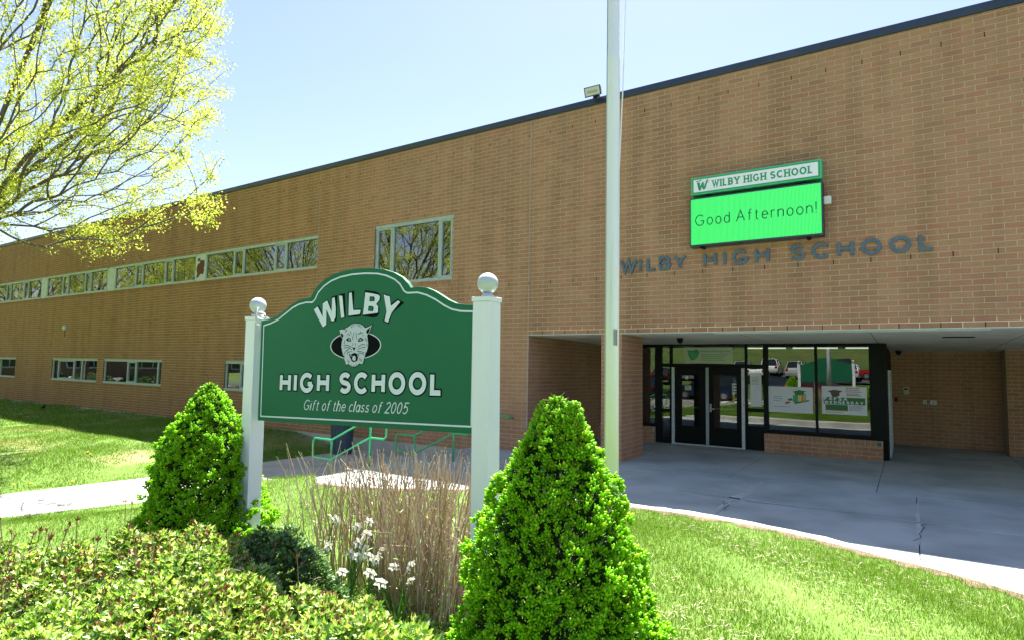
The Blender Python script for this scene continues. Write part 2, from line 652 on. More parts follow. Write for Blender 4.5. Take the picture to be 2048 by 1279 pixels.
mat("needle_dark", (.03, .09, .012), .6, island=[(0, (.022, .075, .010)), (1, (.06, .14, .02))], transl=.3)
mat("azalea_leaf", (.20, .26, .05), .30, island=[(0, (.05, .15, .012)), (.3, (.14, .31, .022)), (.58, (.30, .47, .04)), (.8, (.50, .62, .10)), (.94, (.74, .78, .38)), (1, (.40, .24, .07))], transl=.3, spec=.8)  # pale stops paint sun glints on the leaves, dark ones the shady gaps
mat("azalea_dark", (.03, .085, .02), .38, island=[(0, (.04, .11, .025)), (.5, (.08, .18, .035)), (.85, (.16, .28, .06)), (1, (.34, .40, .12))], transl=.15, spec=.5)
mat("old_bud", (.21, .075, .03), .7, island=[(0, (.15, .055, .03)), (.6, (.27, .10, .04)), (1, (.34, .21, .09))])
mat("stalk", (.4, .3, .2), .8, island=[(0, (.30, .21, .13)), (.4, (.48, .37, .25)), (.75, (.60, .50, .38)), (.93, (.70, .64, .55)), (1, (.20, .15, .12))], transl=.25)
mat("petal", (.80, .80, .76), .55, transl=.3)
mat("corona", (.75, .42, .05), .5)
mat("stem_green", (.07, .17, .03), .5, transl=.2)
mat("dandelion", (.75, .55, .02), .6)
mat("hedge_leaf", (.05, .11, .025), .6, island=[(0, (.035, .085, .02)), (1, (.085, .15, .035))])
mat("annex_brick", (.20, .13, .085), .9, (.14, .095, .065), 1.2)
mat("bird_black", (.012, .012, .014), .5)
mat("car_glass", (.02, .025, .03), .06)
mat("tyre", (.015, .015, .015), .8)
mat("rim", (.45, .46, .48), .3, metal=.7)
mat("headlamp", (.75, .75, .72), .12)
mat("taillamp", (.35, .01, .01), .2)
for n, c in dict(white=(.72, .73, .74), black=(.012, .013, .015), navy=(.012, .022, .05), red=(.42, .015, .015), silver=(.40, .42, .44), maroon=(.10, .012, .016), blue=(.03, .09, .20)).items():
    mat("car_" + n, c, .18)
glass_mat("glass")
glass_mat("glass_upper", (.55, .6, .6), 3.0)

# ------------------------------------------------------------------ terrain
FY = 12.8                      # facade plane
CURB = [(7.5, .2), (5.2, 3.0), (3.5, 4.72), (2.0, 5.95), (.77, 6.86), (.45, 7.04), (.16, 7.2), (-.16, 7.33), (-.51, 7.51), (-.9, 7.68), (-1.33, 7.79), (-2.05, 7.94),
        (-2.55, 7.97), (-3.07, 7.93), (-4.2, 7.80), (-5.5, 7.50), (-6.6, 7.15), (-7.6, 6.88), (-8.5, 7.05), (-9.1, 7.55)]
SIDE = [(-9.8, 7.99), (-10.5, 7.46), (-11.0, 6.45), (-11.45, 5.41), (-11.83, 4.44), (-12.06, 3.86), (-12.5, 2.2), (-12.75, -1.0), (-12.75, -6.0)]
FAR = [(-13.66, 12.78), (-13.68, 11.1), (-13.68, 9.69), (-13.70, 6.94), (-13.80, 6.0), (-13.94, 5.2), (-14.02, 4.46), (-14.3, 2.2), (-14.5, -1.0), (-14.5, -6.0)]
ISLE = CURB + SIDE + [(7.5, -6.0)]


def kerb_h(i):
    x = CURB[i][0]
    return .20 if x > -5.6 else .20 * max(0.12, (x + 9.3) / 3.7)


B_PTS = np.array([(*p, kerb_h(i)) for i, p in enumerate(CURB)] + [(*p, -.43) for p in SIDE] + [(-9.0, -6.0, -.06), (7.5, -6.0, -.06)])


def dens(P):
    out = []
    for a, b in zip(P[:-1], P[1:]):
        n = max(1, int(np.linalg.norm(b[:2] - a[:2]) / .15))
        for k in range(n):
            out.append(a + (b - a) * k / n)
    out.append(P[-1])
    return np.array(out)


B_DENSE = dens(B_PTS)


def sstep(t):
    t = np.clip(t, 0, 1)
    return t * t * (3 - 2 * t)


def isle_h(x, y):
    x = np.atleast_1d(np.asarray(x, float))
    y = np.atleast_1d(np.asarray(y, float))
    out = np.empty(len(x))
    for s in range(0, len(x), 20000):
        X, Y = x[s:s + 20000], y[s:s + 20000]
        d = np.hypot(X[:, None] - B_DENSE[None, :, 0], Y[:, None] - B_DENSE[None, :, 1])
        i = d.argmin(1)
        dm = d[np.arange(len(X)), i]
        hb = B_DENSE[i, 2]
        top = np.interp(X, [-12.0, -8.0, -5.0, -3.0], [-.15, .02, .32, .42])
        out[s:s + 20000] = hb + (top - hb) * sstep(dm / 2.8) + .012 * np.sin(X * 3.1) * np.sin(Y * 2.7)
    return out


def west_h(x, y):
    x = np.atleast_1d(np.asarray(x, float))
    y = np.atleast_1d(np.asarray(y, float))
    d = np.clip((-13.7 - x) / 3.2, 0, 1)
    return -.44 + .32 * sstep(d) + .02 * np.sin(x * 1.3) * np.sin(y * 1.7) * d


def inside(poly, x, y):
    x = np.asarray(x)
    y = np.asarray(y)
    r = np.zeros(len(x), bool)
    n = len(poly)
    for i in range(n):
        x0, y0 = poly[i]
        x1, y1 = poly[(i + 1) % n]
        c = ((y0 > y) != (y1 > y))
        r ^= c & (x < (x1 - x0) * (y - y0) / (y1 - y0 + 1e-12) + x0)
    return r


def ground_patch(name, poly, step, hfun, m):
    xs = [p[0] for p in poly]
    ys = [p[1] for p in poly]
    gx, gy = np.meshgrid(np.arange(min(xs), max(xs), step), np.arange(min(ys), max(ys), step))
    gx, gy = gx.ravel() + .013, gy.ravel() + .017
    k = inside(poly, gx, gy)
    pts = [Vector(p) for p in poly] + [Vector((a, b)) for a, b in zip(gx[k], gy[k])]
    n = len(poly)
    vo, _, fo, *_ = delaunay_2d_cdt(pts, [(i, (i + 1) % n) for i in range(n)], [], 1, 1e-5)
    A = np.array([(v.x, v.y) for v in vo])
    z = hfun(A[:, 0], A[:, 1])
    o = mesh_np(name, np.column_stack([A, z]), [tuple(f) for f in fo], m, smooth=True)
    return tag(o, kind='structure')


WEST = FAR + [(-62, -6.0), (-62, 12.78)]
lawn = ground_patch("lawn", ISLE, .22, isle_h, "grass_floor")
west_lawn = ground_patch("lawn", WEST, .9, west_h, "grass_floor_dry")


def far_h(x, y):
    z = np.full_like(x, -.62)
    z = np.where(y < -15, -.62 + .5 * sstep((-15 - y) / 3) + np.clip(-17 - y, 0, 28) * .075 + np.clip(-45 - y, 0, 60) * .22, z)
    return z + np.where(y < -18, .35 * np.sin(x * .09) * np.sin(y * .13), 0)


gx = np.concatenate([[-900, -400, -200], np.linspace(-120, 120, 49), [200, 400, 900]])
gy = np.concatenate([[-900, -400, -200], np.linspace(-120, 60, 46), [100, 200, 400, 900]])
GX, GY = np.meshgrid(gx, gy)
V = np.column_stack([GX.ravel(), GY.ravel(), far_h(GX.ravel(), GY.ravel())])
nx = len(gx)
F = np.array([(j * nx + i, j * nx + i + 1, (j + 1) * nx + i + 1, (j + 1) * nx + i) for j in range(len(gy) - 1) for i in range(nx - 1)])
tag(mesh_np("ground", V, F, "meadow", smooth=True), kind='structure')

# road behind the photographer, reflected in the entrance glass
mb = MB().box(-140, 140, -14.2, -6.6, -.75, -.12)
tag(mb.build("road", "asphalt"), kind='structure')
mb = MB()
for i in range(9):
    mb.box(-12.2 + i * .95, -11.75 + i * .95, -14.0, -6.8, -.12, -.114)
mb.build("crosswalk_marking", "road_paint", bpy.data.objects["road"])
mb = MB().box(-140, 140, -6.6, -6.0, -.7, .04)
tag(mb.build("sidewalk", "concrete_light"), kind='structure')

# kerb between plaza and lawn
K = [Vector((p[0], p[1])) for p in CURB[:-1]]
offs = []
for i, p in enumerate(K):
    d = (K[min(i + 1, len(K) - 1)] - K[max(i - 1, 0)]).normalized()
    offs.append(Vector((d.y, -d.x)) * 1.0)
mb = MB()
prev = None
fine_p, fine_n, fine_h = [], [], []
for i in range(len(K) - 1):
    for k in range(4):
        t = k / 4
        fine_p.append(K[i].lerp(K[i + 1], t))
        fine_n.append(offs[i].lerp(offs[i + 1], t).normalized())
        fine_h.append(kerb_h(i) * (1 - t) + kerb_h(i + 1) * t)
v, f = [], []
for p, n_, h in zip(fine_p, fine_n, fine_h):
    j = random.uniform(-.006, .006)
    a = p - n_ * .01
    b = p + n_ * (.20 + j)
    c = p + n_ * (.225 + j)
    v += [(a.x, a.y, -.1), (a.x, a.y, h + .012), (b.x, b.y, h + .008 + j), (c.x, c.y, h - .02), (c.x, c.y, -.1)]
for i in range(len(fine_p) - 1):
    for k in range(4):
        f.append((i * 5 + k, i * 5 + k + 1, i * 5 + k + 6, i * 5 + k + 5))
kerb = tag(mesh_np("kerb", v, f, "concrete_light"), kind='structure')
kb = kerb.modifiers.new("bevel", 'BEVEL'); kb.width = .012; kb.segments = 2
# bare soil along the kerb
v, f = [], []
for i, (p, n_) in enumerate(zip(fine_p, fine_n)):
    w_ = .10 + .06 * math.sin(i * 1.7) + random.uniform(-.03, .05)
    for s in (-.012, -.012 - w_ * .5, -.012 - w_):
        q = p + n_ * s
        v.append((q.x, q.y, float(isle_h(q.x, q.y)[0]) + .014 - (.010 if s < -.012 - w_ * .6 else 0)))
for i in range(len(fine_p) - 1):
    for k in range(2):
        f.append((i * 3 + k, i * 3 + k + 1, i * 3 + k + 4, i * 3 + k + 3))
tag(mesh_np("soil_strip", v, f, "soil"), kind='structure')

# plaza of concrete slabs
plaza = tag(MB().box(-9.1, 14, 5.2, 25, -.5, -.055).build("plaza", "dark_gap"), kind='structure')


def slab(parent, poly, z0, z1, m="concrete"):
    n = len(poly)
    v = [(x, y, z0) for x, y in poly] + [(x, y, z1) for x, y in poly]
    f = [tuple(range(n - 1, -1, -1)), tuple(range(n, 2 * n))] + [(i, (i + 1) % n, n + (i + 1) % n, n + i) for i in range(n)]
    o = mesh_np("slab", v, f, m, parent)
    b = o.modifiers.new("bevel", 'BEVEL')
    b.width = .006
    b.segments = 1
    return o


g = .005
rows = [(5.2, 8.1), (8.1, 10.38), (10.38, 12.50), (12.50, 16.62), (16.62, 21.3)]
for ri, (ya, yb) in enumerate(rows):
    xs = [-9.1, -7.25, -4.82, -2.38, .05, 2.48, 4.9, 7.3, 9.7, 12.1] if ri < 3 else [-9.1, -7.8, -5.4, -3.0, -.53, 2.1, 4.6, 7.0, 9.5, 12.1]
    for xa, xb in zip(xs[:-1], xs[1:]):
        if ri == 0 and xb < -5.5:
            xa, ya2 = xa, 6.9
        else:
            ya2 = ya
        dz = random.uniform(-.003, .0015)
        slab(plaza, [(xa + g, ya2 + g), (xb - g, ya2 + g), (xb - g, yb - g), (xa + g, yb - g)], -.06, dz)
# cement smeared over cracked joints
def smear(pts, wid, seed):
    r_ = random.Random(seed)
    v, f = [], []
    P = [Vector(p) for p in pts]
    m_ = []
    for a, b in zip(P[:-1], P[1:]):
        for k in range(8):
            m_.append(a.lerp(b, k / 8))
    m_.append(P[-1])
    for i, p in enumerate(m_):
        d = (m_[min(i + 1, len(m_) - 1)] - m_[max(i - 1, 0)]).normalized()
        nn = Vector((-d.y, d.x))
        e = math.sin(math.pi * i / (len(m_) - 1)) ** .5 + .05
        for s in (1, -1):
            q = p + nn * s * wid * e * r_.uniform(.45, 1.1)
            v.append((q.x, q.y, .0032))
    for i in range(len(m_) - 1):
        f.append((2 * i, 2 * i + 1, 2 * i + 3, 2 * i + 2))
    mesh_np("cement_patch", v, f, "concrete_patch", plaza)


smear([(-2.36, 12.4), (-2.40, 10.4), (-2.44, 9.35)], .10, 1)
smear([(-3.1, 10.44), (-1.2, 10.36)], .055, 2)
smear([(.06, 12.0), (.05, 9.0)], .035, 3)
smear([(-.55, 10.37), (.3, 10.36)], .04, 4)
smear([(-5.3, 14.2), (-4.7, 14.35)], .28, 5)
mbk = MB()
for seed, (a, b) in enumerate([((-2.52, 10.1), (-2.33, 9.38)), ((-2.33, 10.35), (-2.46, 9.9)), ((.12, 10.3), (.02, 9.2)), ((-3.4, 10.52), (-2.5, 10.42)), ((-2.2, 10.31), (-.7, 10.42))]):
    r_ = random.Random(seed)
    q = None
    for k in range(11):
        t = k / 10
        p = (a[0] + (b[0] - a[0]) * t + r_.uniform(-.035, .035), a[1] + (b[1] - a[1]) * t + r_.uniform(-.02, .02))
        if q:
            d = Vector((p[0] - q[0], p[1] - q[1])).normalized() * .0045
            mbk.add([(q[0] - d.y, q[1] + d.x, .0048), (q[0] + d.y, q[1] - d.x, .0048), (p[0] + d.y, p[1] - d.x, .0048), (p[0] - d.y, p[1] + d.x, .0048)], [(0, 1, 2, 3)])
        q = p
mbk.build("crack", "dark_gap", plaza)

# lower sidewalk and the apron at the steps
walk = tag(MB().box(-13.6, -10.3, 7.6, 12.7, -.6, -.51).build("sidewalk", "dark_gap"), kind='structure')
LEFT = [(-13.72, 6.94), (-13.80, 6.0), (-13.94, 5.2), (-14.02, 4.46), (-14.3, 2.2), (-14.5, -1.0), (-14.5, -6.0)]
RIGHT = [(-10.72, 7.0), (-11.18, 6.0), (-11.5, 5.2), (-11.86, 4.36), (-12.5, 2.2), (-12.75, -1.0), (-12.75, -6.0)]


def along(L, n):
    d = [0]
    for a, b in zip(L[:-1], L[1:]):
        d.append(d[-1] + math.hypot(b[0] - a[0], b[1] - a[1]))
    return [(float(np.interp(d[-1] * k / n, d, [p[0] for p in L])), float(np.interp(d[-1] * k / n, d, [p[1] for p in L]))) for k in range(n + 1)]


LA, RA = along(LEFT, 7), along(RIGHT, 7)
for i in range(7):
    q = [LA[i], RA[i], RA[i + 1], LA[i + 1]]
    c = Vector((sum(p[0] for p in q) / 4, sum(p[1] for p in q) / 4))
    q = [tuple(Vector(p) + (c - Vector(p)).normalized() * .009) for p in q]
    slab(walk, q[::-1], -.56, -.43 + random.uniform(-.003, .003), "concrete_light")
for q in ([(-13.69, 6.95), (-10.73, 7.01), (-10.5, 7.46), (-9.85, 7.98), (-9.85, 8.5), (-13.66, 8.5)], [(-13.66, 8.51), (-10.2, 8.51), (-10.2, 10.2), (-13.66, 10.2)], [(-13.64, 10.21), (-10.2, 10.21), (-10.2, 12.7), (-13.64, 12.7)]):
    slab(walk, q, -.56, -.43, "concrete_light")
steps = tag(MB().build("steps", "concrete") if False else MB().box(-10.19, -9.75, 8.51, 12.75, -.6, -.29).build("steps", "concrete"), kind='structure')
for xa, z in ((-9.745, -.15), (-9.42, -.006)):
    MB().box(xa, -9.11, 8.51, 12.75, -.58, z).build("step", "concrete", steps, bevel=.008)

# ------------------------------------------------------------------ school building
CZ, BL = .1016, .3048
SOF = 28 * CZ
ROOF = 8.275
school = empty("school_building", "long two storey brown brick school building with flat roof and recessed glass entrance", "building", (-10, FY, 0))
OX = Vector((-10, FY, 0))


def P_(o):                      # parent keeping world coordinates
    o.parent = school
    o.matrix_parent_inverse = Matrix.Translation(-OX)
    return o


def subtract(r, h):
    x0, x1, z0, z1 = r
    a0, a1, b0, b1 = h
    if x1 <= a0 or x0 >= a1 or z1 <= b0 or z0 >= b1:
        return [r]
    out = []
    if x0 < a0:
        out.append((x0, a0, z0, z1))
    if x1 > a1:
        out.append((a1, x1, z0, z1))
    m0, m1 = max(x0, a0), min(x1, a1)
    if z0 < b0:
        out.append((m0, m1, z0, b0))
    if z1 > b1:
        out.append((m0, m1, b1, z1))
    return out


def brick_rects(L0, L1, z0, z1, holes=(), blen=BL, c=CZ, off=0.0, j=.0105, zb=0.0):
    out = []
    k0 = int(math.floor((z0 - zb) / c))
    k1 = int(math.ceil((z1 - zb) / c))
    for k in range(k0, k1):
        a = max(z0, zb + k * c + j / 2)
        b = min(z1, zb + (k + 1) * c - j / 2)
        if b - a < .012:
            continue
        st = L0 + off - (blen / 2 if k % 2 else 0)
        x = st - blen * math.ceil((st - L0) / blen + 1e-6)
        while x < L1:
            r = [(max(x + j / 2, L0), min(x + blen - j / 2, L1), a, b)]
            x += blen
            if r[0][1] - r[0][0] < .02:
                continue
            for h in holes:
                r = [q for s in r for q in subtract(s, h)]
            out += [q for q in r if q[1] - q[0] > .018 and q[3] - q[2] > .012]
    return out


def brick_geo(rects, O, u, n, depth=.03, seed=3):
    """boxes without backs; O origin, u along, n outward"""
    A = np.array(rects)
    if len(A) == 0:
        return np.zeros((0, 3)), np.zeros((0, 4), int)
    r_ = np.random.default_rng(seed)
    pr = r_.uniform(-.0008, .0016, len(A))
    O, u, n = map(np.asarray, (O, u, n))
    z = np.array([0, 0, 1.0])
    V = np.zeros((len(A), 8, 3))
    for i, (xi, zi) in enumerate(((0, 2), (1, 2), (1, 3), (0, 3))):
        base = O + A[:, xi, None] * u + A[:, zi, None] * z
        V[:, i] = base + pr[:, None] * n
        V[:, 4 + i] = base - depth * n
    q = np.array([(0, 1, 2, 3), (1, 0, 4, 5), (2, 1, 5, 6), (3, 2, 6, 7), (0, 3, 7, 4)])
    F = (np.arange(len(A))[:, None, None] * 8 + q[None]).reshape(-1, 4)
    if np.dot(np.cross(u, z), n) < 0:
        F = F[:, ::-1]
    return V.reshape(-1, 3), F


# window openings on the facade: x0, x1, z0, z1
BAND = (-44.9, -15.82, 5.08, 6.165)
MIDW = (-13.26, -10.29, 4.37, 6.16)
LOW = [(-20.6, -17.3, 1.05, 2.105), (-29.78, -24.92, 1.05, 2.105), (-35.1, -30.40, 1.05, 2.105), (-42.3, -39.6, 1.05, 2.105)]
ENTRY = (-7.84, 14.0, -1, SOF)
ENTRY_BACK = (-7.8424, 14.0, -1, SOF + .004)
HOLES = [BAND, MIDW, ENTRY] + LOW
XL, XR = -62.0, 13.0
# backing wall with mortar face
BACK_HOLES = [BAND, MIDW, ENTRY_BACK] + LOW
xs = sorted({XL, XR} | {v for h in BACK_HOLES for v in h[:2] if XL < v < XR})
zs = sorted({-.7, ROOF} | {v for h in BACK_HOLES for v in h[2:] if -.7 < v < ROOF})
mb = MB()
for xa, xb in zip(xs[:-1], xs[1:]):
    za = None
    for z0, z1 in zip(zs[:-1], zs[1:]):
        cx, cz = (xa + xb) / 2, (z0 + z1) / 2
        hole = any(h[0] < cx < h[1] and h[2] < cz < h[3] for h in BACK_HOLES)
        if hole:
            if za is not None:
                mb.box(xa, xb, FY + .0024, FY + .30, za, z0)
                za = None
        elif za is None:
            za = z0
    if za is not None:
        mb.box(xa, xb, FY + .0024, FY + .30, za, zs[-1])
P_(mb.build("wall", "mortar"))
# bricks: runs between the two expansion joints
runs = [(XL, -15.835), (-15.815, -7.865), (-7.845, XR)]
facade = []
SILLS = [(h[0], h[1], h[2] - .105, h[3]) for h in [BAND, MIDW] + LOW]
for i, (a, b) in enumerate(runs):
    facade += brick_rects(a, b, -.5, ROOF - .004, [ENTRY] + SILLS, off=.05 * i)
# open weep joints: slots every second brick in a few courses
def in_slot(k):
    return k in (28, 40, 77)


# the 300 bricks that show largest become single parts
A = np.array(facade)
full = (A[:, 1] - A[:, 0] > BL - .0115) & (A[:, 3] - A[:, 2] > CZ - .0115)
C3 = np.column_stack([(A[:, 0] + A[:, 1]) / 2, np.full(len(A), FY), (A[:, 2] + A[:, 3]) / 2])
D = C3 - np.array(EYE)
zc = D @ np.array(fwd)
px = 1024 + 1218.7 * (D @ np.array(right)) / np.maximum(zc, .1)
py = 639.5 - 1218.7 * (D @ np.array(upv)) / np.maximum(zc, .1)
vis = full & (zc > 1) & (px > 14) & (px < 2030) & (py > 8) & (py < 1270)
vis &= ~((A[:, 1] > -3.9) & (A[:, 0] < -1.2) & (A[:, 3] > 4.5) & (A[:, 2] < 6.2))
size = np.where(vis, 1.0 / np.maximum(zc, .1) ** 2 * (D[:, 1] / np.linalg.norm(D, axis=1)), 0)
pick = set(np.argsort(-size)[:300].tolist())
rest = [facade[i] for i in range(len(facade)) if i not in pick]
Vb, Fb = brick_geo(rest, (0, FY, 0), (1, 0, 0), (0, -1, 0))
VV, FF, nn = [Vb], [Fb], len(Vb)


def more(rects, O, u, n, seed):
    global nn
    v_, f_ = brick_geo(rects, O, u, n, seed=seed)
    VV.append(v_)
    FF.append(f_ + nn)
    nn += len(v_)


for q, h in enumerate(SILLS):                              # brick-on-edge sills, a little proud
    m_ = int((h[1] - h[0]) / .1016)
    p_ = (h[1] - h[0]) / m_
    more([(h[0] + k * p_ + .005, h[0] + (k + 1) * p_ - .005, h[2] + .004, h[2] + .104) for k in range(m_)], (0, FY - .014, 0), (1, 0, 0), (0, -1, 0), 90 + q)
# entrance recess: left cheek, pillar, sills, back wall, right return wall
GY_ = 17.0
ceil_at = lambda y: SOF - .0165 * (y - FY)
more(brick_rects(.02, GY_ - FY, -.05, SOF - .03), (-7.84, FY, 0), (0, 1, 0), (1, 0, 0), 5)
PX0, PX1, PY1 = -5.885, -5.381, 14.08
more(brick_rects(0, PX1 - PX0, -.05, SOF - .012, off=.1), (PX0, FY, 0), (1, 0, 0), (0, -1, 0), 6)
more(brick_rects(.012, PY1 - FY, -.05, SOF - .022, off=.12), (PX1, FY, 0), (0, 1, 0), (1, 0, 0), 7)
more(brick_rects(.012, PY1 - FY, -.05, SOF - .022, off=.12), (PX0, FY, 0), (0, 1, 0), (-1, 0, 0), 8)
SX0, SX1, SY = -3.17, -.555, 16.88
more(brick_rects(0, SX1 - SX0, -.05, .33, off=.2), (SX0, SY, 0), (1, 0, 0), (0, -1, 0), 9)
more([(k * .1125 + .005, (k + 1) * .1125 - .005, .336, .47) for k in range(23)], (SX0, SY, 0), (1, 0, 0), (0, -1, 0), 10)
more(brick_rects(.012, .75, -.05, .47, off=.1), (SX1, SY, 0), (0, 1, 0), (1, 0, 0), 11)
more(brick_rects(0, 1.72, -.05, .305), (-7.83, SY, 0), (1, 0, 0), (0, -1, 0), 12)
more([(k * .1125 + .005, (k + 1) * .1125 - .005, .31, .44) for k in range(15)], (-7.83, SY, 0), (1, 0, 0), (0, -1, 0), 13)
BY = 21.25
more(brick_rects(0, 2.8, -.05, ceil_at(BY) - .02), (-.62, BY, 0), (1, 0, 0), (0, -1, 0), 14)
RY = 20.35
more(brick_rects(0, 10.5, -.05, ceil_at(RY) - .02, off=.11), (2.12, RY, 0), (1, 0, 0), (0, -1, 0), 15)
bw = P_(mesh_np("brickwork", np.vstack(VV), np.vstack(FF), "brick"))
tag(bw, kind='stuff')
ub = MB().add([(-BL / 2 + .00525, 0, -CZ / 2 + .00525), (BL / 2 - .00525, 0, -CZ / 2 + .00525), (BL / 2 - .00525, 0, CZ / 2 - .00525), (-BL / 2 + .00525, 0, CZ / 2 - .00525),
               (-BL / 2 + .00525, .03, -CZ / 2 + .00525), (BL / 2 - .00525, .03, -CZ / 2 + .00525), (BL / 2 - .00525, .03, CZ / 2 - .00525), (-BL / 2 + .00525, .03, CZ / 2 - .00525)],
              [(0, 1, 2, 3), (1, 0, 4, 5), (2, 1, 5, 6), (3, 2, 6, 7), (0, 3, 7, 4)])
first = None
for i in sorted(pick):
    if first is None:
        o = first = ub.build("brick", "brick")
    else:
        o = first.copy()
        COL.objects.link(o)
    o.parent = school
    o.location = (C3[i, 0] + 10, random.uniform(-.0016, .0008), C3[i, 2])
# mortar cores behind the recess brickwork
for bx in ((-8.14, -7.8424, FY + .301, GY_ + .3, -.3, SOF + .02), (PX0 + .0024, PX1 - .0024, FY + .0024, PY1, -.2, SOF - .006), (SX0, SX1 - .0024, SY + .0024, SY + .75, -.2, .462),
           (-7.84, -6.11, SY + .0024, SY + .3, -.2, .432), (-.62, 2.10, BY + .0024, BY + .3, -.2, 2.9), (2.1224, 13.0, RY + .0024, BY + .3, -.2, 2.9)):
    P_(MB().box(*bx).build("wall_core", "mortar"))
# weep slots, thin dark slits between bricks
mb = MB()
for k, x0, x1, sk in ((28, -7.6, 4.0, 0), (40, -15.2, 4.0, 0), (77, -58, 4.0, 0), (61, -44.6, -16.0, 0), (61, -13.2, -10.3, 0)):
    off = [.05 * i for i, (a, b) in enumerate(runs) if a <= x0 < b][0]
    L0 = [a for (a, b) in runs if a <= x0 < b][0]
    base = L0 + off - (BL / 2 if k % 2 else 0)
    n0 = math.ceil((x0 - base) / BL)
    q = base + n0 * BL
    while q < x1:
        if not (-3.9 < q < -1.2 and 45 < k < 62):
            mb.box(q - .0075, q + .0075, FY - .0028, FY + .0022, k * CZ + .004, (k + 1) * CZ - .004)
        q += 2 * BL
tag(P_(mb.build("weep_slot", "dark_gap")), kind='stuff')
mb = MB().box(-15.832, -15.818, FY + .0002, FY + .0022, -.3, ROOF).box(-7.862, -7.848, FY + .0002, FY + .0022, -.3, ROOF)
P_(mb.build("expansion_joint", "grey_metal"))
# roof edge
mb = MB().box(XL, XR, FY - .045, FY + .5, ROOF, 8.435)
P_(mb.build("roof_coping", "coping", bevel=.012))
mb = MB().box(XL, XR, FY + .52, 42, 8.1, 8.3).box(XL, XR, 41.7, 42, -.5, 8.1).box(XL, XL + .3, FY + .32, 41.7, -.5, 8.1).box(XR - .3, XR, FY + .32, 41.7, 2.95, 8.1)
P_(mb.build("roof", "interior"))
# dark rooms behind the windows
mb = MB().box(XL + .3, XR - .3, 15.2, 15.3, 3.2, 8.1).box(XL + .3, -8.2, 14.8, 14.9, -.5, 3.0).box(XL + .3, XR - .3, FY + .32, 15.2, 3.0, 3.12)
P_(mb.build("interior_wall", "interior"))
# concrete foot of the wall
mb = MB().box(-60, -9.2, FY - .012, FY - .001, -.5, -.105)
P_(mb.build("plinth", "concrete_light"))
# soffit of the entrance
x0, x1, y1 = -7.84, 12.9, 21.5
v = [(x0, FY + .002, SOF), (x1, FY + .002, SOF), (x1, y1, ceil_at(y1)), (x0, y1, ceil_at(y1))]
v += [(a, b, c + .16) for a, b, c in v]
soffit = P_(mesh_np("soffit", v, [(0, 3, 2, 1), (4, 5, 6, 7), (0, 1, 5, 4), (1, 2, 6, 5), (2, 3, 7, 6), (3, 0, 4, 7)], "soffit"))
mb = MB().box(-7.84, 12.9, FY - .006, FY + .05, SOF - .012, SOF + .006)
P_(mb.build("lintel_edge", "white_panel"))
mb = MB()
for x in (-5.45, -3.0, -.6, 1.8, 4.2):
    mb.add([(x - .006, FY + .1, ceil_at(FY + .1) - .003), (x + .006, FY + .1, ceil_at(FY + .1) - .003), (x + .006, 21, ceil_at(21) - .003), (x - .006, 21, ceil_at(21) - .003)], [(0, 3, 2, 1)])
P_(mb.build("soffit_joint", "dark_gap"))


# ---- facade windows
def window(op, bars, panels=(), blinds=(), sash=()):
    x0, x1, z0, z1 = op
    y0, y1 = FY + .05, FY + .115
    t = .055
    mb = MB()
    mb.box(x0, x1, y0 - .035, y1, z1 - .10, z1)             # head
    mb.box(x0, x1, y0 - .05, y1 + .03, z0, z0 + .085)       # sill
    mb.box(x0, x0 + t, y0, y1, z0 + .085, z1 - .10)
    mb.box(x1 - t, x1, y0, y1, z0 + .085, z1 - .10)
    for b in bars:
        mb.box(b - .038, b + .038, y0 - .006, y1, z0 + .085, z1 - .10)
    for (a, b) in sash:                                     # opening casements stand a little proud
        for (xa, xb, za, zb) in ((a, b, z0 + .086, z0 + .135), (a, b, z1 - .15, z1 - .101), (a, a + .05, z0 + .135, z1 - .15), (b - .05, b, z0 + .135, z1 - .15)):
            mb.box(xa, xb, y0 - .012, y0 + .05, za, zb)
    w = P_(mb.build("window", "alu_frame"))
    edges = sorted([x0 + t] + [b for b in bars] + [p for q in panels for p in q] + [x1 - t])
    for i, (a, b) in enumerate(zip(edges[:-1], edges[1:])):
        if any(abs(a - p[0]) < .01 for p in panels):
            mesh = MB().box(a, b, y0 - .004, y1, z0 + .086, z1 - .101).build("panel", "white_panel", w)
            continue
        MB().box(a, b, y0 + .035, y0 + .041, z0 + .08, z1 - .095).build("pane", "glass_upper", w)
        if i in blinds:
            bm = MB()
            z = z0 + .1
            while z < z1 - .1:
                bm.add([(a + .02, FY + .20, z), (b - .02, FY + .20, z), (b - .02, FY + .215, z + .021), (a + .02, FY + .215, z + .021)], [(0, 1, 2, 3)])
                z += .026
            bm.build("blind", "blind", w)
    return w


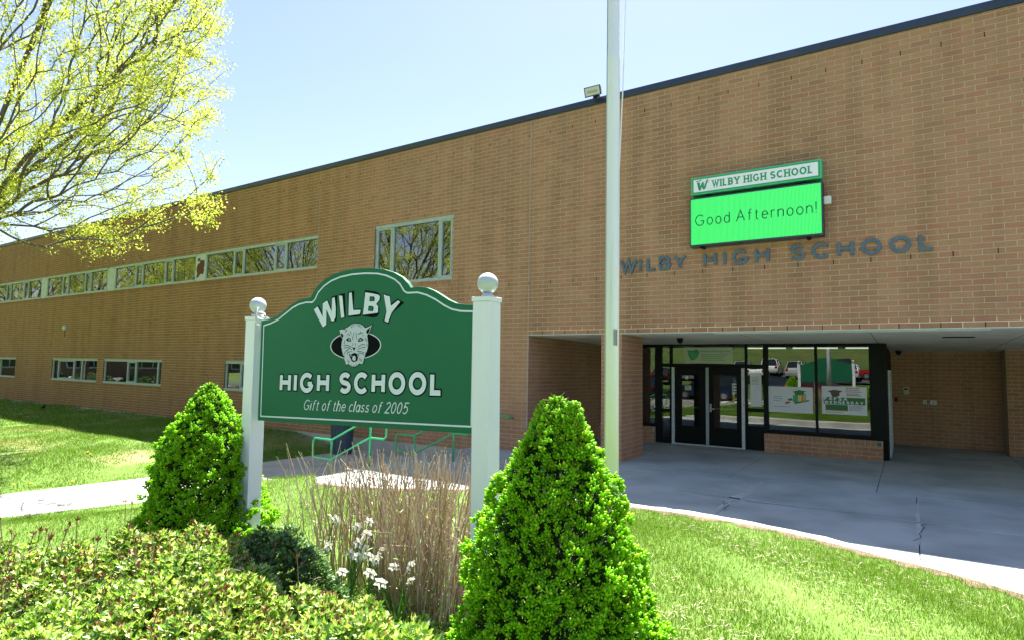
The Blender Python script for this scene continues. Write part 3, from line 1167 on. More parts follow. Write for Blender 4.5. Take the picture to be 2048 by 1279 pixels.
bay = [1.66, .58, 1.80, .58, 1.82, .66]
xx = -15.82
k = 0
while xx > -44.5:
    bx = []
    c = xx
    for wd in bay:
        c -= wd
        bx.append(c)
    x_l = max(bx[4], BAND[0])
    op = (x_l, xx, BAND[2], BAND[3])
    bars = [b for b in bx[:4] if b > x_l + .1]
    sash = [(bx[1], bx[0])] + ([(bx[3], bx[2])] if bx[3] > x_l else [])
    w = window(op, bars, blinds=((4,) if k == 0 else (1, 4) if k == 1 else (0, 2, 3)), sash=sash)
    if bx[5] > BAND[0]:
        pb = MB().box(bx[5] + .001, bx[4] - .001, FY + .04, FY + .16, BAND[2] + .001, BAND[3] - .001).build("panel", "white_panel", w)
        if k == 0:
            rs = [(-.235, .32), (-.12, .40), (-.03, .37), (-.07, .28), (.12, .27), (.22, .24), (.24, .0), (.20, -.12), (.235, -.22), (.18, -.40), (.02, -.37), (-.1, -.50), (-.19, -.55), (-.255, -.52), (-.20, -.36), (-.26, -.12), (-.22, .02), (-.17, .12), (-.05, .15), (-.06, .24), (-.17, .23)]
            cx = (bx[4] + bx[5]) / 2
            rm = MB().poly([(cx + a * 1.1, 5.67 + b * .82) for a, b in rs], FY + .037)
            rm.build("rust_patch", "rust", w)
    xx = bx[5]
    k += 1
window(MIDW, [-12.56, -10.80], blinds=(0,), sash=[(-13.205, -12.60), (-10.76, -10.345)])
mb = MB().box(-13.30, -13.24, FY - .02, FY + .05, 5.2, 5.26).box(-10.31, -10.26, FY - .02, FY + .05, 5.2, 5.26).box(-10.31, -10.26, FY - .02, FY + .05, 4.42, 4.5)
P_(mb.build("window_latch", "grey_metal"))
for i, op in enumerate(LOW):
    x0, x1 = op[:2]
    n = [[x0 + .9, x0 + 1.5], [x0 + 2.05, x0 + 2.75, x0 + 4.5], [x0 + .62, x0 + 2.3, x0 + 3.1], [x0 + .5]][i]
    window(op, n, blinds=((1, 2) if i == 0 else ()), sash=[(n[0], n[1])] if len(n) > 1 else [])

# ---- entrance screen of dark frames and glass
Y0, Y1 = GY_, GY_ + .12
entr = P_(MB().box(-7.84, -.44, Y0, Y1, 2.745, ceil_at(GY_) - .004)
          .box(-7.84, -7.70, Y0, Y1, .44, 2.745).box(-6.13, -5.93, Y0, Y1, 0, 2.745).box(-3.66, -3.60, Y0, Y1, 0, 2.745).box(-3.20, -3.08, Y0, Y1, .471, 2.745).box(-3.20, -3.172, Y0, Y1, 0, .471)
          .box(-.80, -.44, Y0 - .02, Y1, .471, 2.745).box(-5.70, -5.63, Y0, Y1, 0, 2.745)
          .box(-5.93, -5.70, Y0, Y1, 2.135, 2.235).box(-5.63, -3.66, Y0, Y1, 2.135, 2.235).box(-3.60, -3.20, Y0, Y1, 2.135, 2.235)
          .box(-7.70, -6.13, Y0, Y1, .44, .52).box(-7.70, -6.13, Y0, Y1, 2.70, 2.745)
          .box(-5.93, -5.70, Y0, Y1, .88, .96).box(-5.93, -5.70, Y0, Y1, 0, .10)
          .box(-3.60, -3.20, Y0, Y1, .99, 1.08).box(-3.60, -3.20, Y0, Y1, .56, .62)
          .box(-3.60, -3.20, Y0 + .03, Y1 - .02, .0, .56)
          .box(-3.08, -.80, Y0, Y1, .471, .56).box(-3.08, -.80, Y0, Y1, 2.70, 2.745).box(-1.985, -1.925, Y0 + .003, Y1, .56, 2.70)
          .build("entrance_screen", "dark_frame", bevel=.006))
for a, b, c, d in ((-7.70, -6.13, .52, 2.70), (-5.93, -5.70, .10, .88), (-5.93, -5.70, .96, 2.135), (-5.93, -5.70, 2.235, 2.745), (-5.63, -3.66, 2.235, 2.745), (-3.60, -3.20, 2.235, 2.745), (-3.60, -3.20, 1.08, 2.135),
                   (-3.60, -3.20, .62, .99), (-3.08, -1.985, .56, 2.70), (-1.925, -.80, .56, 2.70)):
    MB().box(a - .005, b + .005, Y0 + .05, Y0 + .056, c - .005, d + .005).build("pane", "glass", entr)
# side wall of the vestibule, seen edge-on, with its own white framed door
sd = P_(MB().box(-.55, -.44, Y1 + .001, 17.75, .0, ceil_at(17.5) - .01).box(-.55, -.44, 17.75, 19.75, 2.15, 2.70).box(-.55, -.44, 19.75, BY, 0, 2.68).build("vestibule_side", "dark_frame"))
MB().box(-.60, -.40, 17.76, 17.84, 0, 2.14).box(-.60, -.40, 19.66, 19.74, 0, 2.14).box(-.60, -.40, 18.70, 18.78, 0, 2.14).build("door_frame", "white_jamb", sd)
MB().box(-.50, -.46, 17.84, 18.70, .01, 2.13).box(-.50, -.46, 18.78, 19.66, .01, 2.13).build("door_leaf", "dark_door", sd)
# double doors
df = P_(MB().box(-5.628, -5.55, Y0 - .03, Y1 - .02, 0, 2.132).box(-3.74, -3.662, Y0 - .03, Y1 - .02, 0, 2.132).box(-4.677, -4.655, Y0 - .025, Y1 - .03, .04, 2.132).box(-4.630, -4.608, Y0 - .025, Y1 - .03, .04, 2.132).box(-5.55, -3.74, Y0 - .04, Y1 - .02, 0, .028).build("door_frame", "white_jamb"))
for nm, a, b in (("left", -5.55, -4.68), ("right", -4.605, -3.74)):
    m_ = .135 if nm == "right" else .20
    d = P_(MB().box(a, a + m_, Y0 + .005, Y0 + .05, .03, 2.125).box(b - m_, b, Y0 + .005, Y0 + .05, .03, 2.125).box(a + m_, b - m_, Y0 + .005, Y0 + .05, 1.93, 2.125).box(a + m_, b - m_, Y0 + .005, Y0 + .05, .03, .52).build("door", "dark_door", bevel=.004))
    MB().box(a + m_ - .003, b - m_ + .003, Y0 + .022, Y0 + .028, .515, 1.935).build("pane", "glass", d)
    MB().box(a + .17, b - .15, Y0 + .06, Y0 + .10, 1.0, 1.045).build("push_bar", "grey_metal", d)
    if nm == "right":
        MB().box(a + .025, a + .075, Y0 - .02, Y0 + .006, .93, 1.15).box(a + .045, a + .16, Y0 - .05, Y0 - .02, 1.0, 1.03).build("handle", "grey_metal", d)
# vestibule interior
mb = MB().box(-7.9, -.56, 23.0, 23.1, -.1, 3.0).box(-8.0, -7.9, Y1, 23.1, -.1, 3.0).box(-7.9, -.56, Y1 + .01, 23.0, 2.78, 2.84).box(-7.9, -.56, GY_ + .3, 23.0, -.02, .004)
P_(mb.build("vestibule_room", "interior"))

# ------------------------------------------------------------------ traced lettering of the lawn sign (x, z on the board)
BOARD = [[-4.1996,1.6182],[-4.2115,2.3807],[-4.1156,2.3897],[-4.0265,2.4133],[-3.9401,2.45],[-3.8557,2.4916],[-3.7721,2.5213],[-3.7057,2.5337],[-3.6397,2.5371],[-3.6217,2.5634],[-3.5791,2.61],[-3.5018,2.6571],[-3.4095,2.6906],[-3.2882,2.7085],[-3.1552,2.7133],[-3.0332,2.7084],[-2.9143,2.6896],[-2.8187,2.661],[-2.7448,2.6256],[-2.6952,2.5856],[-2.667,2.5522],[-2.6078,2.5565],[-2.533,2.5456],[-2.4714,2.5235],[-2.4106,2.4925],[-2.3509,2.4593],[-2.2925,2.4367],[-2.2243,2.4267],[-2.1249,2.4208],[-2.1115,1.6671]]
LINE = [[-4.1767,2.3429],[-4.0949,2.3582],[-4.0064,2.3844],[-3.9208,2.4268],[-3.8368,2.4685],[-3.77,2.4903],[-3.6869,2.5011],[-3.6175,2.4981],[-3.5896,2.5185],[-3.5602,2.5657],[-3.499,2.6108],[-3.4223,2.6435],[-3.3311,2.6642],[-3.2118,2.675],[-3.0811,2.6732],[-2.9681,2.6634],[-2.8851,2.6447],[-2.8101,2.6152],[-2.7626,2.5829],[-2.7378,2.5523],[-2.7214,2.5321],[-2.6951,2.5191],[-2.6063,2.5183],[-2.5313,2.4985],[-2.4574,2.4669],[-2.3849,2.4268],[-2.3259,2.4017],[-2.2569,2.3875],[-2.161,2.3823],[-2.1588,1.7066],[-4.1615,1.652]]
WILBY = {"Wk":[[-3.6029,2.4497],[-3.549,2.4748],[-3.5031,2.4132],[-3.5101,2.4907],[-3.4532,2.5113],[-3.4111,2.4483],[-3.4157,2.5268],[-3.3551,2.538],[-3.353,2.3667],[-3.3564,2.3585],[-3.4035,2.3464],[-3.4151,2.3627],[-3.4558,2.4231],[-3.4491,2.3292],[-3.4939,2.3091]],"Ww":[[-3.598,2.4456],[-3.5571,2.4647],[-3.4988,2.3899],[-3.5035,2.4846],[-3.4584,2.5038],[-3.4062,2.4214],[-3.4072,2.5161],[-3.3815,2.524],[-3.3642,2.4465],[-3.3641,2.3859],[-3.376,2.3616],[-3.3939,2.3545],[-3.4083,2.3625],[-3.4615,2.4417],[-3.4573,2.3332],[-3.4915,2.3156]],"Ik":[[-3.3452,2.5386],[-3.2784,2.5485],[-3.2609,2.3772],[-3.312,2.3686]],"Iw":[[-3.3377,2.5326],[-3.3029,2.529],[-3.2746,2.3802],[-3.3069,2.3748]],"Lk":[[-3.2516,2.5527],[-3.1852,2.5593],[-3.1829,2.4341],[-3.108,2.4332],[-3.1106,2.3827],[-3.2379,2.3795]],"Lw":[[-3.2357,2.5456],[-3.2102,2.5487],[-3.1872,2.4261],[-3.1153,2.4247],[-3.1217,2.397],[-3.2326,2.3894]],"Bk":[[-3.0832,2.5568],[-2.9935,2.5455],[-2.9529,2.5336],[-2.9294,2.509],[-2.9315,2.4804],[-2.9593,2.4582],[-2.9393,2.4341],[-2.9412,2.3911],[-2.9603,2.3738],[-2.9951,2.3694],[-3.0961,2.3834]],"Bw":[[-3.0758,2.5418],[-3.013,2.532],[-2.9522,2.5191],[-2.9377,2.5076],[-2.9406,2.4844],[-2.9693,2.4586],[-2.951,2.4417],[-2.9507,2.4022],[-2.9565,2.3995],[-3.0904,2.3916]],"B1k":[[-3.0313,2.5121],[-2.9943,2.5096],[-2.9826,2.4971],[-2.9872,2.4778],[-3.0333,2.4791]],"B1g":[[-3.025,2.5064],[-2.9991,2.5048],[-2.9901,2.496],[-2.993,2.4828],[-3.0269,2.4836]],"B2k":[[-3.0394,2.4481],[-3.0028,2.4463],[-2.9896,2.4324],[-2.9971,2.411],[-3.0439,2.4163]],"B2g":[[-3.033,2.4424],[-3.0066,2.441],[-2.9971,2.4312],[-3.0024,2.417],[-3.0375,2.4208]],"Yk":[[-2.9105,2.5278],[-2.8438,2.5084],[-2.8342,2.4548],[-2.7781,2.4848],[-2.7191,2.4588],[-2.7272,2.4504],[-2.8195,2.3942],[-2.8501,2.3239],[-2.902,2.3418],[-2.8773,2.4104]],"Yw":[[-2.9027,2.5192],[-2.8729,2.5081],[-2.8484,2.5044],[-2.8345,2.44],[-2.7729,2.4741],[-2.7535,2.4627],[-2.8254,2.3973],[-2.8554,2.3342],[-2.8875,2.345],[-2.8722,2.4067]]}
HEAD = [[-3.3169,2.2944],[-3.2913,2.2975],[-3.2656,2.296],[-3.2509,2.3055],[-3.226,2.3138],[-3.2113,2.3223],[-3.1917,2.3316],[-3.1817,2.3314],[-3.172,2.3371],[-3.1619,2.3333],[-3.1521,2.3366],[-3.1421,2.3339],[-3.1273,2.3336],[-3.1123,2.3297],[-3.0874,2.3195],[-3.0671,2.3036],[-3.0479,2.3049],[-3.0218,2.3129],[-2.9961,2.3226],[-3.0096,2.3075],[-3.0136,2.2906],[-3.0268,2.2669],[-3.0429,2.2535],[-3.0369,2.2295],[-3.0304,2.1954],[-3.0339,2.1681],[-3.0423,2.1443],[-3.0516,2.1375],[-3.0576,2.1136],[-3.0662,2.0931],[-3.0725,2.0726],[-3.0791,2.0606],[-3.1037,2.0654],[-3.1158,2.0636],[-3.1273,2.0497],[-3.1395,2.0478],[-3.1516,2.0425],[-3.1641,2.0458],[-3.1763,2.0422],[-3.1968,2.0522],[-3.2099,2.0625],[-3.2372,2.0552],[-3.246,2.0778],[-3.2569,2.0916],[-3.2557,2.1161],[-3.2685,2.1178],[-3.2804,2.1476],[-3.291,2.1828],[-3.2869,2.218],[-3.28,2.2338],[-3.2987,2.2464],[-3.3078,2.2712]]
HDARK = [[[-3.3001,2.2711],[-3.2846,2.2691],[-3.2736,2.2566],[-3.2778,2.2391],[-3.2936,2.2463]],[[-3.0144,2.3076],[-3.0261,2.301],[-3.047,2.2878],[-3.0512,2.2741],[-3.0409,2.262],[-3.0293,2.2704],[-3.0206,2.2873]],[[-3.2133,2.1267],[-3.181,2.1303],[-3.1565,2.1373],[-3.1315,2.1304],[-3.1093,2.1271],[-3.1205,2.1064],[-3.129,2.0823],[-3.1482,2.0718],[-3.178,2.0732],[-3.1889,2.0922]],[[-3.1836,2.1782],[-3.1683,2.1726],[-3.1534,2.1725],[-3.145,2.1805],[-3.1552,2.1598],[-3.162,2.1477],[-3.1702,2.1615]],[[-3.2465,2.2264],[-3.2269,2.2385],[-3.2042,2.2365],[-3.1915,2.2154],[-3.2104,2.2125],[-3.2333,2.2158]],[[-3.1309,2.2125],[-3.1196,2.2321],[-3.1029,2.2405],[-3.0828,2.23],[-3.0718,2.2223],[-3.0918,2.2149],[-3.1112,2.2117]]]
HLIGHT = [[[-3.1728,2.1165],[-3.1505,2.1166],[-3.1426,2.1063],[-3.144,2.0856],[-3.1636,2.0837],[-3.1765,2.0923]],[[-3.1982,2.1251],[-3.1848,2.1261],[-3.1888,2.1078]],[[-3.1288,2.1263],[-3.1156,2.1264],[-3.1245,2.1081]],[[-3.2238,2.2279],[-3.2115,2.232],[-3.2028,2.2208],[-3.2168,2.2181]],[[-3.1156,2.221],[-3.1049,2.2319],[-3.0913,2.2249],[-3.1007,2.2171]],[[-3.1833,2.0801],[-3.1582,2.0745],[-3.1242,2.0841],[-3.1311,2.0747],[-3.1529,2.0683],[-3.1754,2.0722]]]
HPUPIL = [[[-3.2176,2.2251],[-3.2101,2.2254],[-3.2108,2.2201],[-3.2179,2.2202]],[[-3.108,2.2268],[-3.1012,2.2267],[-3.1009,2.2205],[-3.1082,2.2206]]]
HLINES = [[[-3.2067,2.2837],[-3.1955,2.2625]],[[-3.1687,2.2743],[-3.1725,2.2518],[-3.1842,2.238],[-3.1735,2.224]],[[-3.148,2.2757],[-3.1441,2.2306]],[[-3.1335,2.2634],[-3.1187,2.2631],[-3.1024,2.2784]],[[-3.2336,2.2683],[-3.2129,2.2593],[-3.2075,2.2522]],[[-3.1139,2.2648],[-3.0947,2.2714],[-3.0823,2.2678]],[[-3.2378,2.2526],[-3.2304,2.256]],[[-3.0865,2.2541],[-3.0742,2.2505]],[[-3.2696,2.1845],[-3.2344,2.1896],[-3.1986,2.1789],[-3.186,2.1772]],[[-3.2637,2.1686],[-3.2235,2.1755],[-3.1825,2.1581]],[[-3.1289,2.1752],[-3.0907,2.1923],[-3.0616,2.1928]],[[-3.1258,2.1614],[-3.08,2.1734],[-3.0511,2.1767]],[[-3.2614,2.1266],[-3.2424,2.1511],[-3.203,2.1685]],[[-3.231,2.1267],[-3.2166,2.1407],[-3.1869,2.1476]],[[-3.1324,2.1477],[-3.0882,2.1443],[-3.0611,2.1358]],[[-3.1171,2.1374],[-3.0778,2.1306],[-3.0628,2.1204]],[[-3.2564,2.2213],[-3.2631,2.2037],[-3.2576,2.1967]],[[-3.0637,2.2349],[-3.0488,2.2262]],[[-3.056,2.2263],[-3.0433,2.2125]],[[-3.0426,2.1988],[-3.037,2.1818]],[[-3.2012,2.322],[-3.1903,2.3043]],[[-3.1865,2.3269],[-3.1756,2.311]],[[-3.1669,2.3335],[-3.1637,2.3212]],[[-3.142,2.3329],[-3.1439,2.3208]],[[-3.127,2.3291],[-3.1336,2.3136]],[[-3.1121,2.3252],[-3.1211,2.3099]],[[-3.097,2.3163],[-3.106,2.3026]],[[-3.219,2.0919],[-3.2153,2.0711]],[[-3.2086,2.0851],[-3.2051,2.0677]],[[-3.1056,2.1031],[-3.0997,2.0826]],[[-3.0931,2.0963],[-3.0872,2.0759]],[[-3.1871,2.0576],[-3.1816,2.0473]],[[-3.167,2.0544],[-3.1641,2.0458]],[[-3.1473,2.0546],[-3.1493,2.046]],[[-3.1329,2.0617],[-3.1348,2.0513]],[[-3.1774,2.2032],[-3.174,2.1858]],[[-3.1526,2.203],[-3.1467,2.1857]],[[-3.2301,2.1581],[-3.2265,2.1372]],[[-3.0746,2.1631],[-3.0685,2.158]],[[-3.2603,2.2916],[-3.2401,2.2948]],[[-3.2595,2.2775],[-3.2397,2.2878]]]
OVAL = [[-2.9123,2.1896],[-2.9137,2.1776],[-2.9191,2.1656],[-2.9283,2.154],[-2.9413,2.1429],[-2.9578,2.1324],[-2.9777,2.1228],[-3.0005,2.1142],[-3.0261,2.1068],[-3.0539,2.1006],[-3.0836,2.0958],[-3.1147,2.0925],[-3.1467,2.0908],[-3.179,2.0906],[-3.2112,2.0922],[-3.2426,2.0953],[-3.2726,2.1],[-3.3008,2.1063],[-3.3266,2.114],[-3.3495,2.123],[-3.369,2.1332],[-3.3848,2.1443],[-3.3966,2.1562],[-3.404,2.1687],[-3.4071,2.1815],[-3.4056,2.1944],[-3.3996,2.2071],[-3.3892,2.2194],[-3.3747,2.2311],[-3.3563,2.2419],[-3.3344,2.2517],[-3.3095,2.2603],[-3.2819,2.2675],[-3.2523,2.2733],[-3.2212,2.2775],[-3.1891,2.2801],[-3.1567,2.2811],[-3.1244,2.2804],[-3.0929,2.2781],[-3.0626,2.2743],[-3.0341,2.269],[-3.0077,2.2623],[-2.984,2.2544],[-2.9632,2.2454],[-2.9456,2.2355],[-2.9316,2.2247],[-2.9213,2.2134],[-2.9148,2.2016]]
OVALB = [[-2.9206,2.1897],[-2.922,2.1783],[-2.9272,2.1671],[-2.9362,2.1562],[-2.9487,2.1457],[-2.9647,2.1359],[-2.9839,2.1269],[-3.0059,2.1188],[-3.0306,2.1117],[-3.0575,2.1059],[-3.0862,2.1014],[-3.1162,2.0983],[-3.147,2.0966],[-3.1782,2.0965],[-3.2091,2.0979],[-3.2394,2.1008],[-3.2683,2.1052],[-3.2954,2.1111],[-3.3203,2.1183],[-3.3423,2.1267],[-3.3611,2.1362],[-3.3762,2.1466],[-3.3875,2.1578],[-3.3947,2.1695],[-3.3976,2.1814],[-3.3961,2.1935],[-3.3903,2.2054],[-3.3803,2.217],[-3.3663,2.2279],[-3.3486,2.2381],[-3.3276,2.2474],[-3.3035,2.2555],[-3.277,2.2623],[-3.2485,2.2677],[-3.2185,2.2717],[-3.1876,2.2742],[-3.1563,2.2752],[-3.1252,2.2746],[-3.0949,2.2725],[-3.0657,2.2689],[-3.0381,2.264],[-3.0127,2.2578],[-2.9898,2.2504],[-2.9698,2.242],[-2.9528,2.2327],[-2.9393,2.2226],[-2.9293,2.212],[-2.9231,2.2009]]
LETTERS = [('W', -5.436, -5.036), ('I', -4.999, -4.919), ('L', -4.806, -4.589), ('B', -4.525, -4.257), ('Y', -4.204, -3.923), ('H', -3.561, -3.284), ('I', -3.166, -3.089), ('G', -2.97, -2.658), ('H', -2.536, -2.262), ('S', -1.882, -1.62), ('C', -1.502, -1.189), ('H', -1.065, -0.792), ('O', -0.673, -0.351), ('O', -0.229, 0.095), ('L', 0.213, 0.439)]

# ------------------------------------------------------------------ lawn sign
sign = empty("school_sign", "green WILBY HIGH SCHOOL lawn sign with arched top between two white posts", "sign", (-3.15, 2.9, .3))
SGL = Vector((-3.15, 2.9, .3))


def under(o, par, loc):
    o.parent = par
    o.matrix_parent_inverse = Matrix.Translation(-Vector(loc))
    return o


YB = 2.90
bo = under(MB().poly(BOARD, YB, .032).build("board", "board_green", bevel=.0025), sign, SGL)
for nm, y, items, m in (("letter_shadow", YB - .0010, [WILBY[k] for k in ("Wk", "Ik", "Lk", "Bk", "Yk")], "board_black"),
                        ("letter", YB - .0022, [WILBY[k] for k in ("Ww", "Iw", "Lw", "Bw", "Yw")], "board_white"),
                        ("letter_hole", YB - .0032, [WILBY["B1k"], WILBY["B2k"]], "board_black"),
                        ("letter_hole", YB - .0042, [WILBY["B1g"], WILBY["B2g"]], "board_green")):
    for it in items:
        MB().poly(it, y).build(nm, m, bo)
mb = MB()
mb.ribbon(LINE, .0105, YB - .0012, closed=True)
mb.build("border_line", "board_white", bo)
# HIGH SCHOOL on its slightly rising base line
sl = (1.8711 - 1.8336) / (3.9535 - 2.3666)
for txt, xa, xb in (("HIGH", -3.954, -3.394), ("SCHOOL", -3.304, -2.374)):
    t_, h_ = .036, .148
    st, W_ = text_strokes(txt, h_, t_, .0165, 1.0, 0, 0)
    kx = (xb - xa) / W_
    for i in range(len(txt)):
        mk_, mw_ = MB(), MB()
        for j, (pts, c, li, ser) in enumerate(st):
            if li != i or ser:
                continue
            Pt = [(xa + a * kx, 1.8336 + .006 + b + sl * (xa + a * kx + 3.9535)) for a, b in pts]
            Pk = list(Pt)
            if not c:
                for e0, e1 in ((0, 1), (-1, -2)):
                    a_, b_ = Vector(Pk[e0]), Vector(Pk[e1])
                    Pk[e0] = tuple(a_ + (a_ - b_).normalized() * .009)
            mk_.ribbon(Pk, t_ * .92 + .018, YB - .0012 - .0003 * (j % 4), closed=c)
            mw_.ribbon(Pt, t_ * .92, YB - .0032 - .0003 * (j % 4), closed=c)
        mk_.build("letter_shadow", "board_black", bo)
        mw_.build("letter", "board_white", bo)
mb = MB()
slg = (1.7505 - 1.7255) / (3.6607 - 2.6514)
write(mb, "Gift of the class of 2005", -3.672, 1.7255, .074, .0066, YB - .0012, width=1.005, space=.0085, shear=.24, slope=slg, xs=.80, wordgap=.24)
# thick down strokes give the roman italic its contrast
st, W_ = text_strokes("Gift of the class of 2005", .074, .0066, .0085, .80, .24, .24)
k_ = 1.005 / W_
for pts, c, i, s in st:
    if not c and len(pts) == 2 and abs(pts[0][1] - pts[1][1]) > .03:
        mb.ribbon([(-3.672 + a * k_, 1.7255 + b + slg * a * k_) for a, b in pts], .0095, YB - .0020)
    for q in ((pts[0], pts[-1]) if not c else ()):
        if q[1] < .012 or q[1] > .066:
            qx, qz = -3.672 + q[0] * k_, 1.7255 + q[1] + slg * q[0] * k_
            mb.ribbon([(qx - .007, qz), (qx + .007, qz)], .004, YB - .0024)
tag(mb.build("small_lettering", "board_white", bo), kind='stuff')
# wildcat head in its oval
em = MB().poly(OVAL, YB - .0010).build("emblem", "board_white", bo)
em["label"] = "pale line drawn wildcat head over a black oval"
for nm, y, items, m in (("emblem_oval", .0020, [OVALB], "board_black"), ("emblem_outline", .0030, [HEAD], "board_black"),):
    mb = MB()
    for it in items:
        if nm == "emblem_outline":
            mb.ribbon(it, .009, YB - y, closed=True)
        else:
            mb.poly(it, YB - y)
    mb.build(nm, m, bo)
MB().poly(HEAD, YB - .0038).build("emblem_face", "board_grey", bo)
mb = MB()
for it in HDARK:
    mb.poly(it, YB - .0047)
for it in HLINES:
    mb.ribbon(it, .0042, YB - .0047)
tag(mb.build("emblem_lines", "board_black", bo), kind='stuff')
mb = MB()
for it in HLIGHT:
    mb.poly(it, YB - .0055)
tag(mb.build("emblem_lights", "board_grey", bo), kind='stuff')
mb = MB()
for it in HPUPIL:
    mb.poly(it, YB - .0062)
tag(mb.build("emblem_pupils", "board_black", bo), kind='stuff')
# posts, caps and ball finials
lean = math.tan(R(.75))
for (xl, zt, bx, bz) in ((-4.352, 2.414, -4.288, 2.504), (-2.137, 2.463, -2.0705, 2.5456)):
    zb = .05
    wd = .118
    v = []
    for (z, e) in ((zb, 0), (zt - .028, 0)):
        s = -(z - zt) * lean
        v += [(xl + s, 2.858, z), (xl + wd + s, 2.858, z), (xl + wd + s, 2.858 + wd, z), (xl + s, 2.858 + wd, z)]
    p = under(MB().add(v, [(0, 3, 2, 1), (4, 5, 6, 7), (0, 1, 5, 4), (1, 2, 6, 5), (2, 3, 7, 6), (3, 0, 4, 7)]).build("post", "white_post", bevel=.004), sign, SGL)
    e = .006
    MB().box(xl - e, xl + wd + e, 2.858 - e, 2.858 + wd + e, zt - .0275, zt).build("post_cap", "white_post", p, bevel=.003)
    cx, cy = bx, 2.858 + wd / 2
    cx = xl + wd / 2 + (.004)
    prof = [(.036, zt + .001 - bz), (.036, zt + .012 - bz), (.028, zt + .02 - bz), (.026, zt + .030 - bz)]
    prof += [(.0625 * math.sin(R(a)), -.0625 * math.cos(R(a))) for a in range(25, 180, 9)] + [(.001, .0625)]
    MB().lathe(prof, 32, (cx, cy, bz)).build("ball_finial", "white_paint", p, smooth=True)
# cord knotted round the left finial
rp = empty("white_cord", "white cord looped and knotted round the ball on the left sign post", "cord", (-4.22, 2.9, 2.43))
mb = MB()
c0 = Vector((-4.289, 2.917, 2.428))
mb.tube([c0 + Vector((.043 * math.cos(a), .043 * math.sin(a), .005 * math.sin(2 * a))) for a in np.linspace(0, 6.28, 20)], .0055, 6)
mb.tube([c0 + Vector((.043, -.03, 0)), c0 + Vector((.085, -.045, .018)), c0 + Vector((.155, -.05, .006)), c0 + Vector((.178, -.05, -.022)), c0 + Vector((.15, -.05, -.044)), c0 + Vector((.09, -.05, -.032)), c0 + Vector((.06, -.045, -.005))], .0058, 6)
mb.tube([c0 + Vector((.06, -.045, .02)), c0 + Vector((.05, -.05, -.03)), c0 + Vector((.075, -.055, -.075)), c0 + Vector((.098, -.05, -.085))], .0055, 6)
mb.tube([c0 + Vector((.07, -.05, .05)), c0 + Vector((.06, -.05, .01)), c0 + Vector((.09, -.055, -.045)), c0 + Vector((.105, -.055, -.07))], .005, 6)
under(mb.build("cord", "rope_white", smooth=True), rp, (-4.22, 2.9, 2.43))

# ------------------------------------------------------------------ flagpole
FPX, FPY = -2.722, 6.2
fz = float(isle_h(FPX, FPY)[0])
fp = empty("flagpole", "tall white flagpole standing on the lawn in front of the entrance", "flagpole", (FPX, FPY, fz))
n = 32
prof = [(.0785, .1), (.077, 3.0), (.0755, 5.14), (.0765, 5.15), (.0765, 5.20), (.0735, 5.21), (.07, 8.0), (.06, 12.0)]
v, f = [], []
MB().lathe(prof, n).build("pole", "pole_white", fp, smooth=True)
MB().lathe([(.13, -.05), (.135, .10), (.125, .13), (.10, .15), (.082, .17)], n).build("base_collar", "pole_white", fp, smooth=True)
MB().tube([(-.050, -.0625, .3), (-.049, -.061, 5.0), (-.040, -.05, 11.8)], .004, 6).build("seam", "grey_metal", fp)
MB().lathe([(.075, 11.99), (.09, 12.1), (.0, 12.3)], 16).build("truck", "pole_white", fp)
MB().tube([(.03, -.083, 2.05), (.035, -.082, 2.9), (.07, .02, 3.95), (.094, .06, 4.9), (.118, .075, 6.2), (.10, .06, 12.0)], .0075, 6).build("halyard", "rope_white", fp)
MB().box(.045, .075, -.065, -.03, 1.95, 2.12).build("cleat", "grey_metal", fp)

# ------------------------------------------------------------------ lettering on the facade
LY = FY - .045
wl = empty("wall_lettering", "dark steel WILBY HIGH SCHOOL letters spread across the brick wall below the message board", "sign", (-2.5, FY, 4.2))
WL = (-2.5, FY, 4.2)
sc = (LY / FY)
spots = [("W", -5.475, -5.06), ("I", -4.985, -4.915), ("L", -4.79, -4.57), ("B", -4.495, -4.205), ("Y", -4.155, -3.875), ("H", -3.56, -3.27), ("I", -3.115, -3.035), ("G", -2.895, -2.575), ("H", -2.445, -2.165),
         ("S", -1.895, -1.665), ("C", -1.555, -1.275), ("H", -1.165, -.925), ("O", -.805, -.52), ("O", -.405, -.105), ("L", .01, .215)]
# positions measured on the wall: pixel columns of each letter in the photograph turned into metres along the facade
spots = [(c, a * sc, b * sc) for c, a, b in LETTERS]
for c, a, b in spots:
    mb = MB()
    t = .056
    st, W_ = text_strokes(c, .302, t, 0)
    kx = (b - a - t) / max(W_ - t, 1e-6) if W_ > t * 1.05 else 1
    for j, (pts, cl, i, s) in enumerate(st):
        if s:
            continue
        mb.ribbon([(a + t / 2 + (px_ - t / 2) * kx if W_ > t * 1.05 else (a + b) / 2, 4.196 + pz_) for px_, pz_ in pts], t, LY - .0006 * j, .038, cl)
    under(mb.build("letter", "steel_letter"), wl, WL)

# ------------------------------------------------------------------ electronic message board
YF = 12.52
sgn = empty("message_board", "lit green electronic message board with WILBY HIGH SCHOOL header fixed to the brick wall", "sign", (-2.5, FY, 5.4))
SG = (-2.5, FY, 5.4)
k = YF / FY
X = lambda x: x * k
Zz = lambda z: (z - 2.06) * k + 2.06
hx0, hx1, hz0, hz1 = X(-3.81), X(-1.30), Zz(5.765), Zz(6.14)
dx0, dx1, dz0, dz1 = X(-3.842), X(-1.288), Zz(4.655), Zz(5.698)
hd = under(MB().box(hx0, hx1, YF, FY - .03, hz0, hz1).build("header_cabinet", "header_green", bevel=.008), sgn, SG)
MB().box(hx0 + .026, hx1 - .026, YF - .002, YF + .01, hz0 + .026, hz1 - .026).build("header_trim", "header_green_dark", hd)
fx0, fx1, fz0, fz1 = hx0 + .055, hx1 - .058, hz0 + .052, hz1 - .052
